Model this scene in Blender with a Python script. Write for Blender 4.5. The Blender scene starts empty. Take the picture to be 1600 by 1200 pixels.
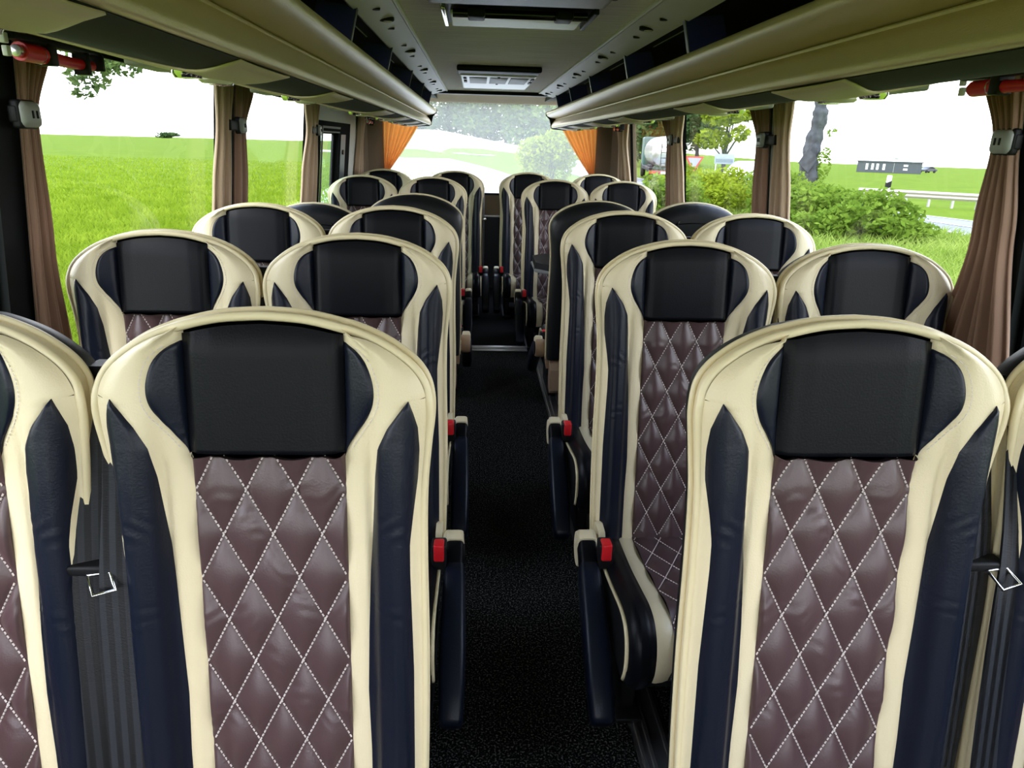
import bpy, math, random
import numpy as np
from mathutils import Vector, Matrix
random.seed(7); rng = np.random.default_rng(7)
S = bpy.context.scene
COL = S.collection
PI = math.pi

# ------------------------------------------------------------------ materials
MATS = {}
def mat(name, col, rough=.5, metal=0, spec=.5, bump=0, bscale=200, var=0, vscale=8, coat=0, sheen=0, emit=None, transl=0, stretch=None):
    if name in MATS: return MATS[name]
    m = bpy.data.materials.new(name); m.use_nodes = True
    nt = m.node_tree; N = nt.nodes; L = nt.links
    b = N['Principled BSDF']
    b.inputs['Base Color'].default_value = (*col, 1); b.inputs['Roughness'].default_value = rough
    b.inputs['Metallic'].default_value = metal; b.inputs['Specular IOR Level'].default_value = spec
    b.inputs['Coat Weight'].default_value = coat; b.inputs['Sheen Weight'].default_value = sheen
    tc = N.new('ShaderNodeTexCoord'); src = tc.outputs['Object']
    if stretch:
        mp = N.new('ShaderNodeMapping'); mp.inputs['Scale'].default_value = stretch
        L.new(src, mp.inputs[0]); src = mp.outputs[0]
    if bump:
        n = N.new('ShaderNodeTexNoise'); n.inputs['Scale'].default_value = bscale; n.inputs['Detail'].default_value = 4
        L.new(src, n.inputs['Vector'])
        bp = N.new('ShaderNodeBump'); bp.inputs['Strength'].default_value = bump; bp.inputs['Distance'].default_value = .002
        L.new(n.outputs[0], bp.inputs['Height']); L.new(bp.outputs[0], b.inputs['Normal'])
    if var:
        n = N.new('ShaderNodeTexNoise'); n.inputs['Scale'].default_value = vscale; n.inputs['Detail'].default_value = 5
        L.new(src, n.inputs['Vector'])
        r = N.new('ShaderNodeValToRGB')
        r.color_ramp.elements[0].position = .35; r.color_ramp.elements[1].position = .65
        r.color_ramp.elements[0].color = (*[c * (1 - var) for c in col], 1)
        r.color_ramp.elements[1].color = (*[min(1, c * (1 + var)) for c in col], 1)
        L.new(n.outputs[0], r.inputs[0]); L.new(r.outputs[0], b.inputs['Base Color'])
    if emit:
        b.inputs['Emission Color'].default_value = (*emit[0], 1); b.inputs['Emission Strength'].default_value = emit[1]
    if transl:
        t = N.new('ShaderNodeBsdfTranslucent'); t.inputs['Color'].default_value = (*[min(1, c * 1.3) for c in col], 1)
        mx = N.new('ShaderNodeMixShader'); mx.inputs[0].default_value = transl
        L.new(b.outputs[0], mx.inputs[1]); L.new(t.outputs[0], mx.inputs[2])
        L.new(mx.outputs[0], N['Material Output'].inputs[0])
    MATS[name] = m
    return m

def glass_mat(name, haze=0., tint=(1, 1, 1)):
    m = bpy.data.materials.new(name); m.use_nodes = True
    nt = m.node_tree; N = nt.nodes; L = nt.links; N.clear()
    out = N.new('ShaderNodeOutputMaterial')
    tr = N.new('ShaderNodeBsdfTransparent'); tr.inputs[0].default_value = (*tint, 1)
    gl = N.new('ShaderNodeBsdfGlossy'); gl.inputs['Roughness'].default_value = .01
    fr = N.new('ShaderNodeLayerWeight'); fr.inputs[0].default_value = .5
    p5 = N.new('ShaderNodeMath'); p5.operation = 'POWER'; p5.inputs[1].default_value = 5; L.new(fr.outputs['Facing'], p5.inputs[0])
    ma = N.new('ShaderNodeMath'); ma.operation = 'MULTIPLY_ADD'; ma.inputs[1].default_value = .6; ma.inputs[2].default_value = .009; L.new(p5.outputs[0], ma.inputs[0])
    mx = N.new('ShaderNodeMixShader'); L.new(ma.outputs[0], mx.inputs[0]); L.new(tr.outputs[0], mx.inputs[1]); L.new(gl.outputs[0], mx.inputs[2])
    last = mx
    if haze:
        tl = N.new('ShaderNodeBsdfTranslucent'); tl.inputs[0].default_value = (1, 1, 1, 1)
        m2 = N.new('ShaderNodeMixShader'); m2.inputs[0].default_value = haze
        L.new(mx.outputs[0], m2.inputs[1]); L.new(tl.outputs[0], m2.inputs[2]); last = m2
    L.new(last.outputs[0], out.inputs[0])
    MATS[name] = m
    return m

CREAM = mat('cream leather', (.80, .69, .45), .38, bump=.25, bscale=420)
CREAMP = mat('cream piping', (.80, .69, .43), .35)
BLACK = mat('black leather', (.0035, .004, .006), .40, spec=.16, bump=.14, bscale=380)
NAVY = mat('blue black leather', (.005, .0075, .017), .38, spec=.28, bump=.16, bscale=300)
BROWN = mat('brown quilted leather', (.082, .045, .047), .36, spec=.6, bump=.15, bscale=350)
SHELL = mat('black seat back leather', (.008, .009, .010), .45, spec=.28, bump=.15, bscale=400)
THREAD = mat('white thread', (.78, .70, .66), .7)
PLAST = mat('black plastic', (.007, .007, .008), .5, spec=.22, bump=.1, bscale=700)
GLOSS = mat('glossy black plastic', (.008, .008, .009), .12)
TAUPE = mat('taupe plastic', (.42, .28, .17), .42)
RED = mat('red plastic', (.75, .012, .02), .35)
METAL = mat('brushed steel', (.62, .62, .62), .28, metal=1)
ALU = mat('aluminium rail', (.55, .55, .55), .35, metal=1)
def web_mat():
    m = mat('belt webbing', (.007, .0075, .009), .42, spec=.3)
    N = m.node_tree.nodes; L = m.node_tree.links; b = N['Principled BSDF']
    tc = N.new('ShaderNodeTexCoord'); w = N.new('ShaderNodeTexWave')
    w.inputs['Scale'].default_value = 22; w.bands_direction = 'X'
    L.new(tc.outputs['Object'], w.inputs['Vector'])
    mr = N.new('ShaderNodeMapRange'); mr.inputs[3].default_value = .28; mr.inputs[4].default_value = .55
    L.new(w.outputs['Fac'], mr.inputs[0]); L.new(mr.outputs[0], b.inputs['Roughness'])
    cr = N.new('ShaderNodeValToRGB'); cr.color_ramp.elements[0].position = .4; cr.color_ramp.elements[1].position = .6
    cr.color_ramp.elements[0].color = (.0045, .005, .006, 1); cr.color_ramp.elements[1].color = (.020, .022, .027, 1)
    L.new(w.outputs['Fac'], cr.inputs[0]); L.new(cr.outputs[0], b.inputs['Base Color'])
    w2 = N.new('ShaderNodeTexWave'); w2.inputs['Scale'].default_value = 160; w2.bands_direction = 'Z'
    L.new(tc.outputs['Object'], w2.inputs['Vector'])
    bp = N.new('ShaderNodeBump'); bp.inputs['Strength'].default_value = .25; bp.inputs['Distance'].default_value = .001
    L.new(w2.outputs['Fac'], bp.inputs['Height']); L.new(bp.outputs[0], b.inputs['Normal'])
    return m
WEB = web_mat()
def carpet_mat():
    m = mat('speckled carpet', (.012, .012, .012), .95, spec=.04, bump=.9, bscale=260)
    N = m.node_tree.nodes; L = m.node_tree.links; b = N['Principled BSDF']
    tc = N.new('ShaderNodeTexCoord'); n = N.new('ShaderNodeTexNoise'); n.inputs['Scale'].default_value = 230; n.inputs['Detail'].default_value = 3
    L.new(tc.outputs['Object'], n.inputs['Vector'])
    r = N.new('ShaderNodeValToRGB'); r.color_ramp.elements[0].position = .52; r.color_ramp.elements[1].position = .72
    r.color_ramp.elements[0].color = (.003, .003, .003, 1); r.color_ramp.elements[1].color = (.15, .15, .14, 1)
    L.new(n.outputs[0], r.inputs[0]); L.new(r.outputs[0], b.inputs['Base Color'])
    return m
CARPET = carpet_mat()
CEIL = mat('grey woven ceiling cloth', (.86, .80, .70), .8, bump=.5, bscale=60, stretch=(.25, 6, 6), var=.12, vscale=14)
STRIP = mat('pale grey ceiling strip', (.66, .63, .58), .5, bump=.1, bscale=500)
CHAMP = mat('champagne rack covering', (.70, .55, .34), .36, metal=.3, bump=.25, bscale=500)
PSU = mat('beige service panel', (.66, .53, .35), .5)
FABRIC = mat('black rack fabric', (.006, .006, .007), .8, bump=.3, bscale=600)
DARK = mat('black rack lining', (.012, .012, .015), .7)
BLUE = mat('dark blue rack divider', (.02, .022, .20), .35)
PILLAR = mat('black pillar trim', (.008, .009, .009), .7, spec=.12, bump=.1, bscale=400)
STRIPE = mat('grey pillar stripe', (.24, .24, .23), .7, spec=.1)
RUBBER = mat('matte black window rubber', (.004, .004, .004), .9, spec=.03)
TRIMG = mat('pale grey window surround', (.40, .40, .36), .55, bump=.1, bscale=300)
CLIP = mat('grey clip plastic', (.26, .27, .24), .35)
CURT = mat('tan pleated curtain', (.50, .36, .23), .75, sheen=.3, transl=.12, bump=.15, bscale=500)
CURTB = mat('brown pleated curtain', (.32, .18, .11), .65, sheen=.3, transl=.15, bump=.15, bscale=500)
ORANGE = mat('orange backlit curtain', (.92, .55, .27), .75, transl=.5)
BROWNW = mat('brown rear wall covering', (.16, .115, .065), .7, bump=.2, bscale=300)
HEADER = mat('pinkish beige header', (.60, .41, .34), .6)
WHITE = mat('white plastic', (.80, .80, .76), .35)
LENS = mat('frosted hatch panel', (.92, .93, .80), .4)
GREYP = mat('grey grille plastic', (.30, .30, .29), .5)
CHROME = mat('chrome', (.75, .75, .75), .12, metal=1)
LAMP = mat('lamp lens', (.85, .82, .6), .12)
GLASS = glass_mat('window glass')
RGLASS = glass_mat('hazed rear window glass', haze=.19)  # bright haze of the overexposed rear view mixed into the pane as white
GREEN = glass_mat('green tinted glass', haze=.03, tint=(.72, .88, .78))

# ------------------------------------------------------------------ mesh helpers
class MB:
    def __init__(s): s.v = []; s.f = []
    def add(s, v, f):
        o = len(s.v); s.v += [tuple(p) for p in v]; s.f += [tuple(i + o for i in q) for q in f]; return s
    def box(s, a, b, r=0.):
        (x0, y0, z0), (x1, y1, z1) = a, b
        if r <= 0:
            v = [(x, y, z) for x in (x0, x1) for y in (y0, y1) for z in (z0, z1)]
            f = [(0, 1, 3, 2), (4, 6, 7, 5), (0, 4, 5, 1), (2, 3, 7, 6), (0, 2, 6, 4), (1, 5, 7, 3)]
            return s.add(v, f)
        r = min(r, abs(x1 - x0) / 2.01, abs(y1 - y0) / 2.01, abs(z1 - z0) / 2.01)
        # rounded box: stacked rounded rectangles
        def ring(z, e):
            pts = []
            for cx, cy, a0 in ((x1 - r, y1 - r, 0), (x0 + r, y1 - r, 90), (x0 + r, y0 + r, 180), (x1 - r, y0 + r, 270)):
                for k in range(4):
                    t = math.radians(a0 + 30 * k); q = r - e
                    pts.append((cx + q * math.cos(t), cy + q * math.sin(t), z))
            return pts
        rings = []
        for k in range(4):
            t = k * PI / 6; rings.append(ring(z0 + r - r * math.cos(t), r - r * math.sin(t)))
        for k in range(4):
            t = PI / 2 + k * PI / 6; rings.append(ring(z1 - r - r * math.cos(t), r - r * math.sin(t)))
        return s.loft(rings, closed=True, caps=True)
    def loft(s, rings, closed=True, caps=False):
        n = len(rings[0]); v = [p for r in rings for p in r]; f = []
        m = n if closed else n - 1
        for i in range(len(rings) - 1):
            for j in range(m):
                k = (j + 1) % n
                f.append((i * n + j, i * n + k, (i + 1) * n + k, (i + 1) * n + j))
        if caps: f.append(tuple(range(n))[::-1]); f.append(tuple((len(rings) - 1) * n + j for j in range(n)))
        return s.add(v, f)
    def tube(s, pts, r, n=8, closed=False, sx=1., caps=True):
        pts = [Vector(p) for p in pts]; N = len(pts); rings = []; up = Vector((.13, .21, .97)); prev = None
        for i, p in enumerate(pts):
            a = pts[(i - 1) % N] if (closed or i > 0) else p; b = pts[(i + 1) % N] if (closed or i < N - 1) else p
            t = (b - a).normalized()
            if prev is None:
                u = t.cross(up if abs(t.dot(up)) < .95 else Vector((1, 0, 0))).normalized()
            else:
                u = (prev - t * prev.dot(t)).normalized()
            prev = u; w = t.cross(u)
            rr = r[i] if isinstance(r, (list, tuple)) else r
            rings.append([p + (u * math.cos(q) * sx + w * math.sin(q)) * rr for q in [2 * PI * k / n for k in range(n)]])
        if closed: rings.append(rings[0])
        return s.loft(rings, True, caps and not closed)
    def prism(s, poly, x0, x1, axis='x'):
        n = len(poly)
        def P(a, b, c): return {'x': (c, a, b), 'y': (a, c, b), 'z': (a, b, c)}[axis]
        v = [P(a, b, x0) for a, b in poly] + [P(a, b, x1) for a, b in poly]
        f = [(i, (i + 1) % n, n + (i + 1) % n, n + i) for i in range(n)] + [tuple(range(n))[::-1], tuple(range(n, 2 * n))]
        return s.add(v, f)
    def grid(s, fn, us, vs):
        v = [fn(a, b) for b in vs for a in us]; n = len(us)
        f = [(j * n + i, j * n + i + 1, (j + 1) * n + i + 1, (j + 1) * n + i) for j in range(len(vs) - 1) for i in range(n - 1)]
        return s.add(v, f)
    def lathe(s, prof, c=(0, 0, 0), axis='z', n=20):
        rings = []
        for r, h in prof:
            ring = []
            for k in range(n):
                a = 2 * PI * k / n; p = (r * math.cos(a), r * math.sin(a), h)
                if axis == 'y': p = (p[0], p[2], p[1])
                if axis == 'x': p = (p[2], p[0], p[1])
                ring.append((c[0] + p[0], c[1] + p[1], c[2] + p[2]))
            rings.append(ring)
        return s.loft(rings, True, True)
    def build(s, name, m, parent=None, smooth=True, angle=40, solid=0):
        me = bpy.data.meshes.new(name); me.from_pydata(s.v, [], s.f); me.validate()
        import bmesh
        bm = bmesh.new(); bm.from_mesh(me); bmesh.ops.recalc_face_normals(bm, faces=bm.faces); bm.to_mesh(me); bm.free()
        me.materials.append(m)
        if smooth:
            me.shade_smooth()
            if angle < 180: me.set_sharp_from_angle(angle=math.radians(angle))
        o = bpy.data.objects.new(name, me); COL.objects.link(o)
        if parent: o.parent = parent
        if solid:
            md = o.modifiers.new('thickness', 'SOLIDIFY'); md.thickness = solid; md.offset = 0
        return o

def tag(o, label=None, cat=None, group=None, kind=None):
    for k, v in (('label', label), ('category', cat), ('group', group), ('kind', kind)):
        if v: o[k] = v
    return o
def thing(name, label, cat, loc=(0, 0, 0), rz=0, group=None):
    o = bpy.data.objects.new(name, None); COL.objects.link(o); o.location = loc; o.rotation_euler = (0, 0, rz)
    o.empty_display_size = .1
    return tag(o, label, cat, group)
def struct(o): o['kind'] = 'structure'; return o
KIDS = {}
def copy_tree(o, parent=None):
    c = o.copy(); COL.objects.link(c)
    if parent: c.parent = parent
    for ch in KIDS_OF(o): copy_tree(ch, c)
    return c
def KIDS_OF(o): return [x for x in list(COL.objects) if x.parent == o]
def lerp(a, b, t): return a + (b - a) * t
def sst(a, b, x):
    t = min(1, max(0, (x - a) / (b - a))); return t * t * (3 - 2 * t)
def interp(tab, x):
    if x <= tab[0][0]: return tab[0][1]
    for (a, p), (b, q) in zip(tab, tab[1:]):
        if x <= b: return p + (q - p) * ((x - a) / (b - a) if b > a else 0)
    return tab[-1][1]
def cat_rom(P, n=6):
    out = []
    for i in range(len(P) - 1):
        p0 = P[max(0, i - 1)]; p1 = P[i]; p2 = P[i + 1]; p3 = P[min(len(P) - 1, i + 2)]
        for k in range(n):
            t = k / n
            out.append(tuple(.5 * ((2 * b) + (-a + c) * t + (2 * a - 5 * b + 4 * c - d) * t * t + (-a + 3 * b - 3 * c + d) * t ** 3) for a, b, c, d in zip(p0, p1, p2, p3)))
    out.append(tuple(P[-1])); return out
def lin(a, b, n): return [a + (b - a) * i / (n - 1) for i in range(n)]

# ------------------------------------------------------------------ camera
F_PX, YAW, PITCH, ROLL = 1109., .056, .3279, .027
CX, CZ = -.112, 1.17
def cam_axes():
    cy, sy = math.cos(YAW), math.sin(YAW)
    F = Vector((sy * math.cos(PITCH), cy * math.cos(PITCH), -math.sin(PITCH)))
    R = Vector((cy, -sy, 0)); U = R.cross(F)
    R2 = R * math.cos(ROLL) + U * math.sin(ROLL); U2 = U * math.cos(ROLL) - R * math.sin(ROLL)
    return R2, U2, F
R2, U2, FW = cam_axes()
def bearing(u, v):
    """unit direction of the photo's line of sight, used to survey where far things stand"""
    return FW + R2 * ((u - 800) / F_PX) - U2 * ((v - 600) / F_PX)
def ground_at(u, dist):
    """ground position on the compass bearing of photo column u at a given distance"""
    d = bearing(u, 240); h = math.hypot(d.x, d.y)
    return (CX + d.x / h * dist, d.y / h * dist)
cam = bpy.data.cameras.new('camera'); cam.sensor_width = 36; cam.lens = F_PX / 1600 * 36; cam.clip_start = .02; cam.clip_end = 3000
co = bpy.data.objects.new('camera', cam); COL.objects.link(co)
M = Matrix((R2, U2, -FW)).transposed().to_4x4(); M.translation = Vector((CX, 0, CZ)); co.matrix_world = M
S.camera = co

# ------------------------------------------------------------------ seat
OUT = cat_rom([(.190, .235), (.193, .36), (.194, .5), (.192, .64), (.193, .73), (.198, .79), (.2035, .84), (.2005, .872), (.188, .897), (.165, .918), (.135, .936), (.095, .951), (.05, .961), (0, .9645)], 5)
def o_x(z):
    best = 0
    for (a, b), (c, d) in zip(OUT, OUT[1:]):
        lo, hi = min(b, d), max(b, d)
        if lo <= z <= hi and hi > lo: best = max(best, a + (c - a) * (z - b) / (d - b))
    return best
def o_z(x):
    for (a, b), (c, d) in zip(OUT[::-1], OUT[::-1][1:]):
        if a <= x <= c: return b + (d - b) * (x - a) / (c - a) if c > a else b
    return .84
def base_y(z): return -.13 * (.963 - z)
HEADP = [(0, .016), (.06, .016), (.086, .013), (.0965, .001), (.105, .012), (.13, .026), (.15, .030), (.175, .030), (.19, .024), (.204, .012)]
BODYP = [(0, .0), (.088, .0), (.095, .001), (.11, .008), (.122, .010), (.128, .006), (.14, .026), (.158, .035), (.172, .033), (.182, .022), (.188, .008), (.204, .004)]
def prot(ax, z):
    if z > .85 and ax > .0966:
        ox = o_x(min(z, .9644))
        if ox > .1: ax = ax + max(0, .2035 - ox) * sst(.0966 + (ox - .0966) * .35, ox, ax)
        else: ax = .2
    t = sst(.75, .88, z)
    p = interp(BODYP, ax) * (1 - t) + interp(HEADP, ax) * t
    if ax < .0965 and z > .789: p = interp(HEADP, ax)
    if z > .915 and ax < .0966: p -= .012 * ((z - .915) / .05) ** 2
    return p
def front(x, z, extra=0.): return (x, base_y(z) - prot(abs(x), z) - extra, z)
BTAB = [(.24, .122), (.37, .122), (.46, .1195), (.55, .122), (.635, .1255), (.72, .1315), (.765, .1345), (.805, .1395), (.832, .152), (.855, .169), (.866, .178)]
ETAB = [(.24, .182), (.5, .182), (.64, .1785), (.68, .1785), (.72, .183), (.76, .188), (.80, .1905), (.83, .189), (.85, .184), (.866, .1785)]
WTAB = cat_rom([(.789, .0968), (.80, .1005), (.82, .113), (.84, .126), (.86, .1345), (.88, .136), (.90, .1315), (.915, .124), (.926, .112), (.9325, .097)], 4)
def qbulge(x, s, sx, sz, z0):
    u = x / sx; v = (s - z0) / sz
    g = abs(math.sin(PI * (u + v)) * math.sin(PI * (u - v)))
    return .0115 * g ** .58
def wrinkle(x, z):
    return .00055 * math.sin(z * 300 + 5 * math.sin(x * 45 + z * 9) + 2 * math.sin(x * 110)) * max(0, math.sin(z * 41 + x * 23 + 2 * math.sin(x * 31))) ** 3

def quilt_grid(mapf, x0, x1, s0, s1, z0, nx=64, ns=176, sx=.063, sz=.120):
    b = MB(); b.grid(lambda x, s: mapf(x, s, qbulge(x, s, sx, sz, z0) * min(1, (x1 - abs(x)) / .004 + .15) + wrinkle(x, s)), lin(x0, x1, nx), lin(s0, s1, ns)); return b
def stitches(mapf, x0, x1, s0, s1, z0, sx=.063, sz=.120, step=.0062):
    b = MB()
    L = math.hypot(sx, sz); dx, ds = sx / L, sz / L
    for sg in (1, -1):
        for k in range(-12, 13):
            # lines x/sx + sg*(s-z0)/sz = k
            t = -1.2
            while t < 1.2:
                x = sx * k + dx * t; s = z0 - sg * ds * t; t += step
                xb, sb = x + dx * step * .62, s - sg * ds * step * .62
                if not (x0 + .001 < x < x1 - .001 and x0 + .001 < xb < x1 - .001 and s0 < s < s1 and s0 < sb < s1): continue
                A = Vector(mapf(x, s, .0036)); B = Vector(mapf(xb, sb, .0036))
                d = (B - A).normalized(); w = d.cross(Vector(mapf(x, s, 1)) - Vector(mapf(x, s, 0))).normalized() * .0012
                h = (Vector(mapf(x, s, 1)) - Vector(mapf(x, s, 0))).normalized() * .0012
                b.add([A + w - h, A - w - h, A + h * .4, B + w - h, B - w - h, B + h * .4], [(0, 2, 5, 3), (1, 4, 5, 2), (0, 1, 2), (3, 5, 4)])
    return b

def region(xa, xb, z0, z1, side, nx=12, nz=60, puff=.003, extra=0.):
    b = MB()
    def fn(u, z):
        a, c = xa(z), xb(z); x = a + (c - a) * u
        e = puff * (1 - abs(2 * u - 1) ** 6) * min(1, (z1 - z) / .006 + .2) + extra
        if puff > .004: e += wrinkle(x, z * 1.3) * 1.6 * (1 if .55 < z < .74 else .3)
        return front(side * x, z, e)
    b.grid(fn, lin(0, 1, nx), lin(z0, z1, nz)); return b

# cushion section (local y, z) from rear to front to underside
CUSH = cat_rom([(-.07, .250), (-.16, .254), (-.26, .263), (-.36, .279), (-.42, .288), (-.462, .283), (-.487, .262), (-.497, .232), (-.495, .195), (-.482, .165)], 5)
CL = [0]
for a, b_ in zip(CUSH, CUSH[1:]): CL.append(CL[-1] + math.dist(a, b_))
def cush(s):
    s = min(max(s, 0), CL[-1] - 1e-6)
    for i in range(len(CL) - 1):
        if s <= CL[i + 1]:
            t = (s - CL[i]) / (CL[i + 1] - CL[i]); a, b = CUSH[i], CUSH[i + 1]
            ty, tz = b[0] - a[0], b[1] - a[1]; l = math.hypot(ty, tz)
            return a[0] + ty * t, a[1] + tz * t, tz / l * 1., -ty / l   # normal pointing up/front
def cmap(x, s, e):
    y, z, ny, nz = cush(s)
    if nz < 0 and ny == 0: nz = -nz
    return (x, y + ny * e, z + nz * e)
CP = [(0, 0), (.09, 0), (.096, .001), (.11, .006), (.127, .008), (.132, .006), (.145, .017), (.165, .020), (.178, .012), (.186, -.004)]
SEATN = {}
def make_seat(kind, arm):
    """kind: 'aisle' / 'window'; arm: local side (+1/-1) of the armrest, 0 for none"""
    key = (kind, arm)
    r = thing('passenger_seat', 'seat', 'seat')
    # black rear shell
    ring0 = [(x, z) for x, z in OUT] + [(-x, z) for x, z in OUT[::-1][1:]]
    ed = lambda z: base_y(z) - prot(.2, z) + .004
    def ring(d, s):
        return [(x * s, ed(.60 + (z - .60) * s) + d, .60 + (z - .60) * (s if z > .6 else 1 - (1 - s) * .35)) for x, z in ring0]
    b = MB(); b.loft([ring(.026, 1), ring(.030, 1.004), ring(.045, 1.0), ring(.065, .985), ring(.083, .945), ring(.094, .87), ring(.1, .7), ring(.103, .35), ring(.104, .02)], True, False)
    sh = b.build('backrest_shell', SHELL, r, angle=60)
    # rear seams and glossy grab crescents on the shell
    b = MB()
    for k in (-1, 1):
        pts = []
        for i in range(15):
            a = i / 14; x = k * (.085 + .075 * math.sin(a * PI * .5)); z = .895 - .17 * a
            q = abs(x) / .2; pts.append((x, ed(z) + .114 - .030 * q ** 5 - .25 * max(0, z - .83) ** 1.3, z))
        bb = MB(); bb.tube(pts, [.002 + .0075 * math.sin(PI * i / 14) for i in range(15)], 8); bb.build('grab_handle', GLOSS, r)
    b.tube([(x, ed(.885) + .0965 - .030 * (abs(x) / .17) ** 3.5, .888 - .02 * (abs(x) / .15) ** 2) for x in lin(-.15, .15, 21)], .0025, 6)
    b.build('back_seam', GLOSS, sh)
    # cream side band and the two pipings
    b = MB(); b.loft([ring(0, 1.0), ring(.006, 1.001), ring(.014, .997), ring(.020, 1.001), ring(.027, 1.0)], False, False); b.build('side_band', CREAM, r, angle=180)
    P = [(x, ed(z) - .001, z) for x, z in ring0]
    b = MB(); b.tube(P, .0058, 8); b.build('edge_piping', CREAMP, r, angle=180)
    P = [(x * 1.012, ed(z) + .024, .60 + (z - .60) * 1.006) for x, z in ring0]
    b = MB(); b.tube(P, .0045, 6); b.build('rear_piping', CREAMP, r, angle=180)
    # headrest
    b = MB()
    def hf(x, v):
        zt = o_z(abs(x)) - .010; z = .7885 + (zt - .7885) * v
        e = .003 - .006 * max(0, 1 - v / .03) ** 2
        return front(x, z, e)
    b.grid(hf, lin(-.0972, .0972, 41), [i / 30 for i in range(31)]); b.build('headrest_panel', BLACK, r, angle=180)
    for k in (-1, 1):
        region(lambda z: .0966, lambda z: interp(WTAB, z), .7905, .9315, k, 10, 40, .005).build('headrest_wing', NAVY, r, angle=180)
        # cream Y-shaped trim
        def xin(z):
            if z < .789: return .0945
            if z < .932: return interp(WTAB, z)
            return .0966
        def xout(z): return interp(BTAB, z) if z <= .866 else max(o_x(z) - .003, .0967)
        b = region(xin, xout, .245, .9515, k, 10, 110, .0012); b.v and b.build('cream_trim', CREAM, r, angle=180)
        region(lambda z: interp(BTAB, z), lambda z: interp(ETAB, z), .245, .866, k, 14, 110, .006).build('side_bolster', NAVY, r, angle=180)
        region(lambda z: interp(ETAB, z), lambda z: o_x(z) - .001, .245, .866, k, 5, 70, 0).build('edge_trim', CREAM, r, angle=180)
        # stitched seam beside the wing
        b = MB(); zz = .80
        while zz < .925:
            p = front(k * (interp(WTAB, zz) + .006), zz, .0022); q = front(k * (interp(WTAB, zz + .0032) + .006), zz + .0032, .0022)
            b.tube([p, q], .0006, 4); zz += .0052
        b.build('trim_stitching', THREAD, r, smooth=False)
    fm = lambda x, s, e: front(x, s, e)
    q = quilt_grid(fm, -.0955, .0955, .24, .790, .680); qp = q.build('quilted_panel', BROWN, r, angle=180)
    stitches(fm, -.095, .095, .26, .789, .680).build('stitching', THREAD, qp, smooth=False)
    # cushion
    s1 = CL[-1]
    cq = MB(); cq.grid(lambda x, s: cmap(x, s, qbulge(x, s, .063, .12, .1) * .8 + interp(CP, abs(x))), lin(-.0955, .0955, 40), lin(0, s1, 80))
    cp = cq.build('cushion_panel', BROWN, r, angle=180)
    stitches(lambda x, s, e: cmap(x, s, e + .001), -.095, .095, 0, s1, .1, step=.008).build('stitching', THREAD, cp, smooth=False)
    for k in (-1, 1):
        b = MB(); b.grid(lambda x, s: cmap(k * x, s, interp(CP, x)), lin(.0945, .131, 6), lin(0, s1, 50)); b.build('cushion_trim', CREAM, r, angle=180)
        b = MB(); b.grid(lambda x, s: cmap(k * x, s, interp(CP, x)), lin(.1305, .186, 12), lin(0, s1, 50)); b.build('cushion_bolster', BLACK, r, angle=180)
        b = MB(); b.tube([cmap(k * .187, s, -.003) for s in lin(.06, s1, 40)], .0045, 6); b.build('cushion_piping', CREAMP, r, angle=180)
    poly = [(y, z - .004) for y, z in CUSH] + [(-.45, .150), (-.07, .150)]
    b = MB(); b.prism(poly, -.186, .186); b.build('cushion_base', SHELL, r, angle=30)
    # pedestal
    b = MB(); b.box((-.17, -.45, .115), (.17, -.02, .150), .008)
    b.box((-.17, -.40, .015), (-.135, -.10, .118), .006); b.box((.135, -.40, .015), (.17, -.10, .118), .006)
    b.box((-.18, -.43, .004), (-.125, -.06, .016), .003); b.box((.125, -.43, .004), (.18, -.06, .016), .003)
    b.build('seat_pedestal', PLAST, r, angle=30)
    # taupe plastic cover low on the back
    b = MB(); b.prism([(-.06, .095), (.0, .085), (.015, .10), (.012, .2), (-.03, .245), (-.085, .245)], -.178, .178); b.build('lower_cover', TAUPE, r, angle=30)
    if arm:
        x = arm * .222
        # folded-down armrest: pivot hub, cream cap, black padded arm
        b = MB(); b.lathe([(.012, -.024), (.040, -.024), (.044, -.016), (.044, .012), (.040, .020), (.012, .020)], (x - arm * .004, -.155, .262), 'x', 28)
        b.prism([(-.20, .262), (-.155, .215), (-.05, .19), (-.05, .26), (-.11, .31), (-.155, .306)], x - arm * .038 - .008, x - arm * .038 + .008)
        hub = b.build('armrest_pivot', TAUPE if kind == 'rear' else CREAM, r, angle=35)
        b = MB(); b.lathe([(.034, -.001), (.034, .003), (.004, .004)], (x + arm * .0185, -.155, .262), 'x', 24); b.build('pivot_disc', PLAST, hub, angle=35)
        A = Vector((0, -.165, .292)); D = Vector((0, -.817, -.577)); U = Vector((0, -.577, .817))
        def arm_mb(t0, t1, prof):
            bb = MB(); rings = []
            for t, w, h, o in prof:
                c = A + D * t + U * o; ringp = []
                for k in range(20):
                    a = 2 * PI * k / 20; ca, sa = math.cos(a), math.sin(a)
                    px = math.copysign(abs(ca) ** .45, ca) * w; pz = math.copysign(abs(sa) ** .45, sa) * h
                    p = c + U * pz; ringp.append((x + px, p.y, p.z))
                rings.append(ringp)
            return bb.loft(rings, True, True)
        ar = arm_mb(0, 0, [(.062, .012, .02, 0), (.066, .0215, .030, 0), (.10, .0245, .033, .003), (.2, .0265, .033, .009), (.26, .0275, .032, .010), (.34, .0262, .028, .004), (.385, .0245, .025, -.004), (.396, .021, .021, -.006), (.399, .012, .012, -.006)]).build('armrest', NAVY, r, angle=60)
        arm_mb(0, 0, [(.012, .018, .026, 0), (.016, .0205, .029, .0), (.066, .0205, .029, .0), (.070, .015, .02, 0)]).build('armrest_neck', BLACK, ar, angle=60)
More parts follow.
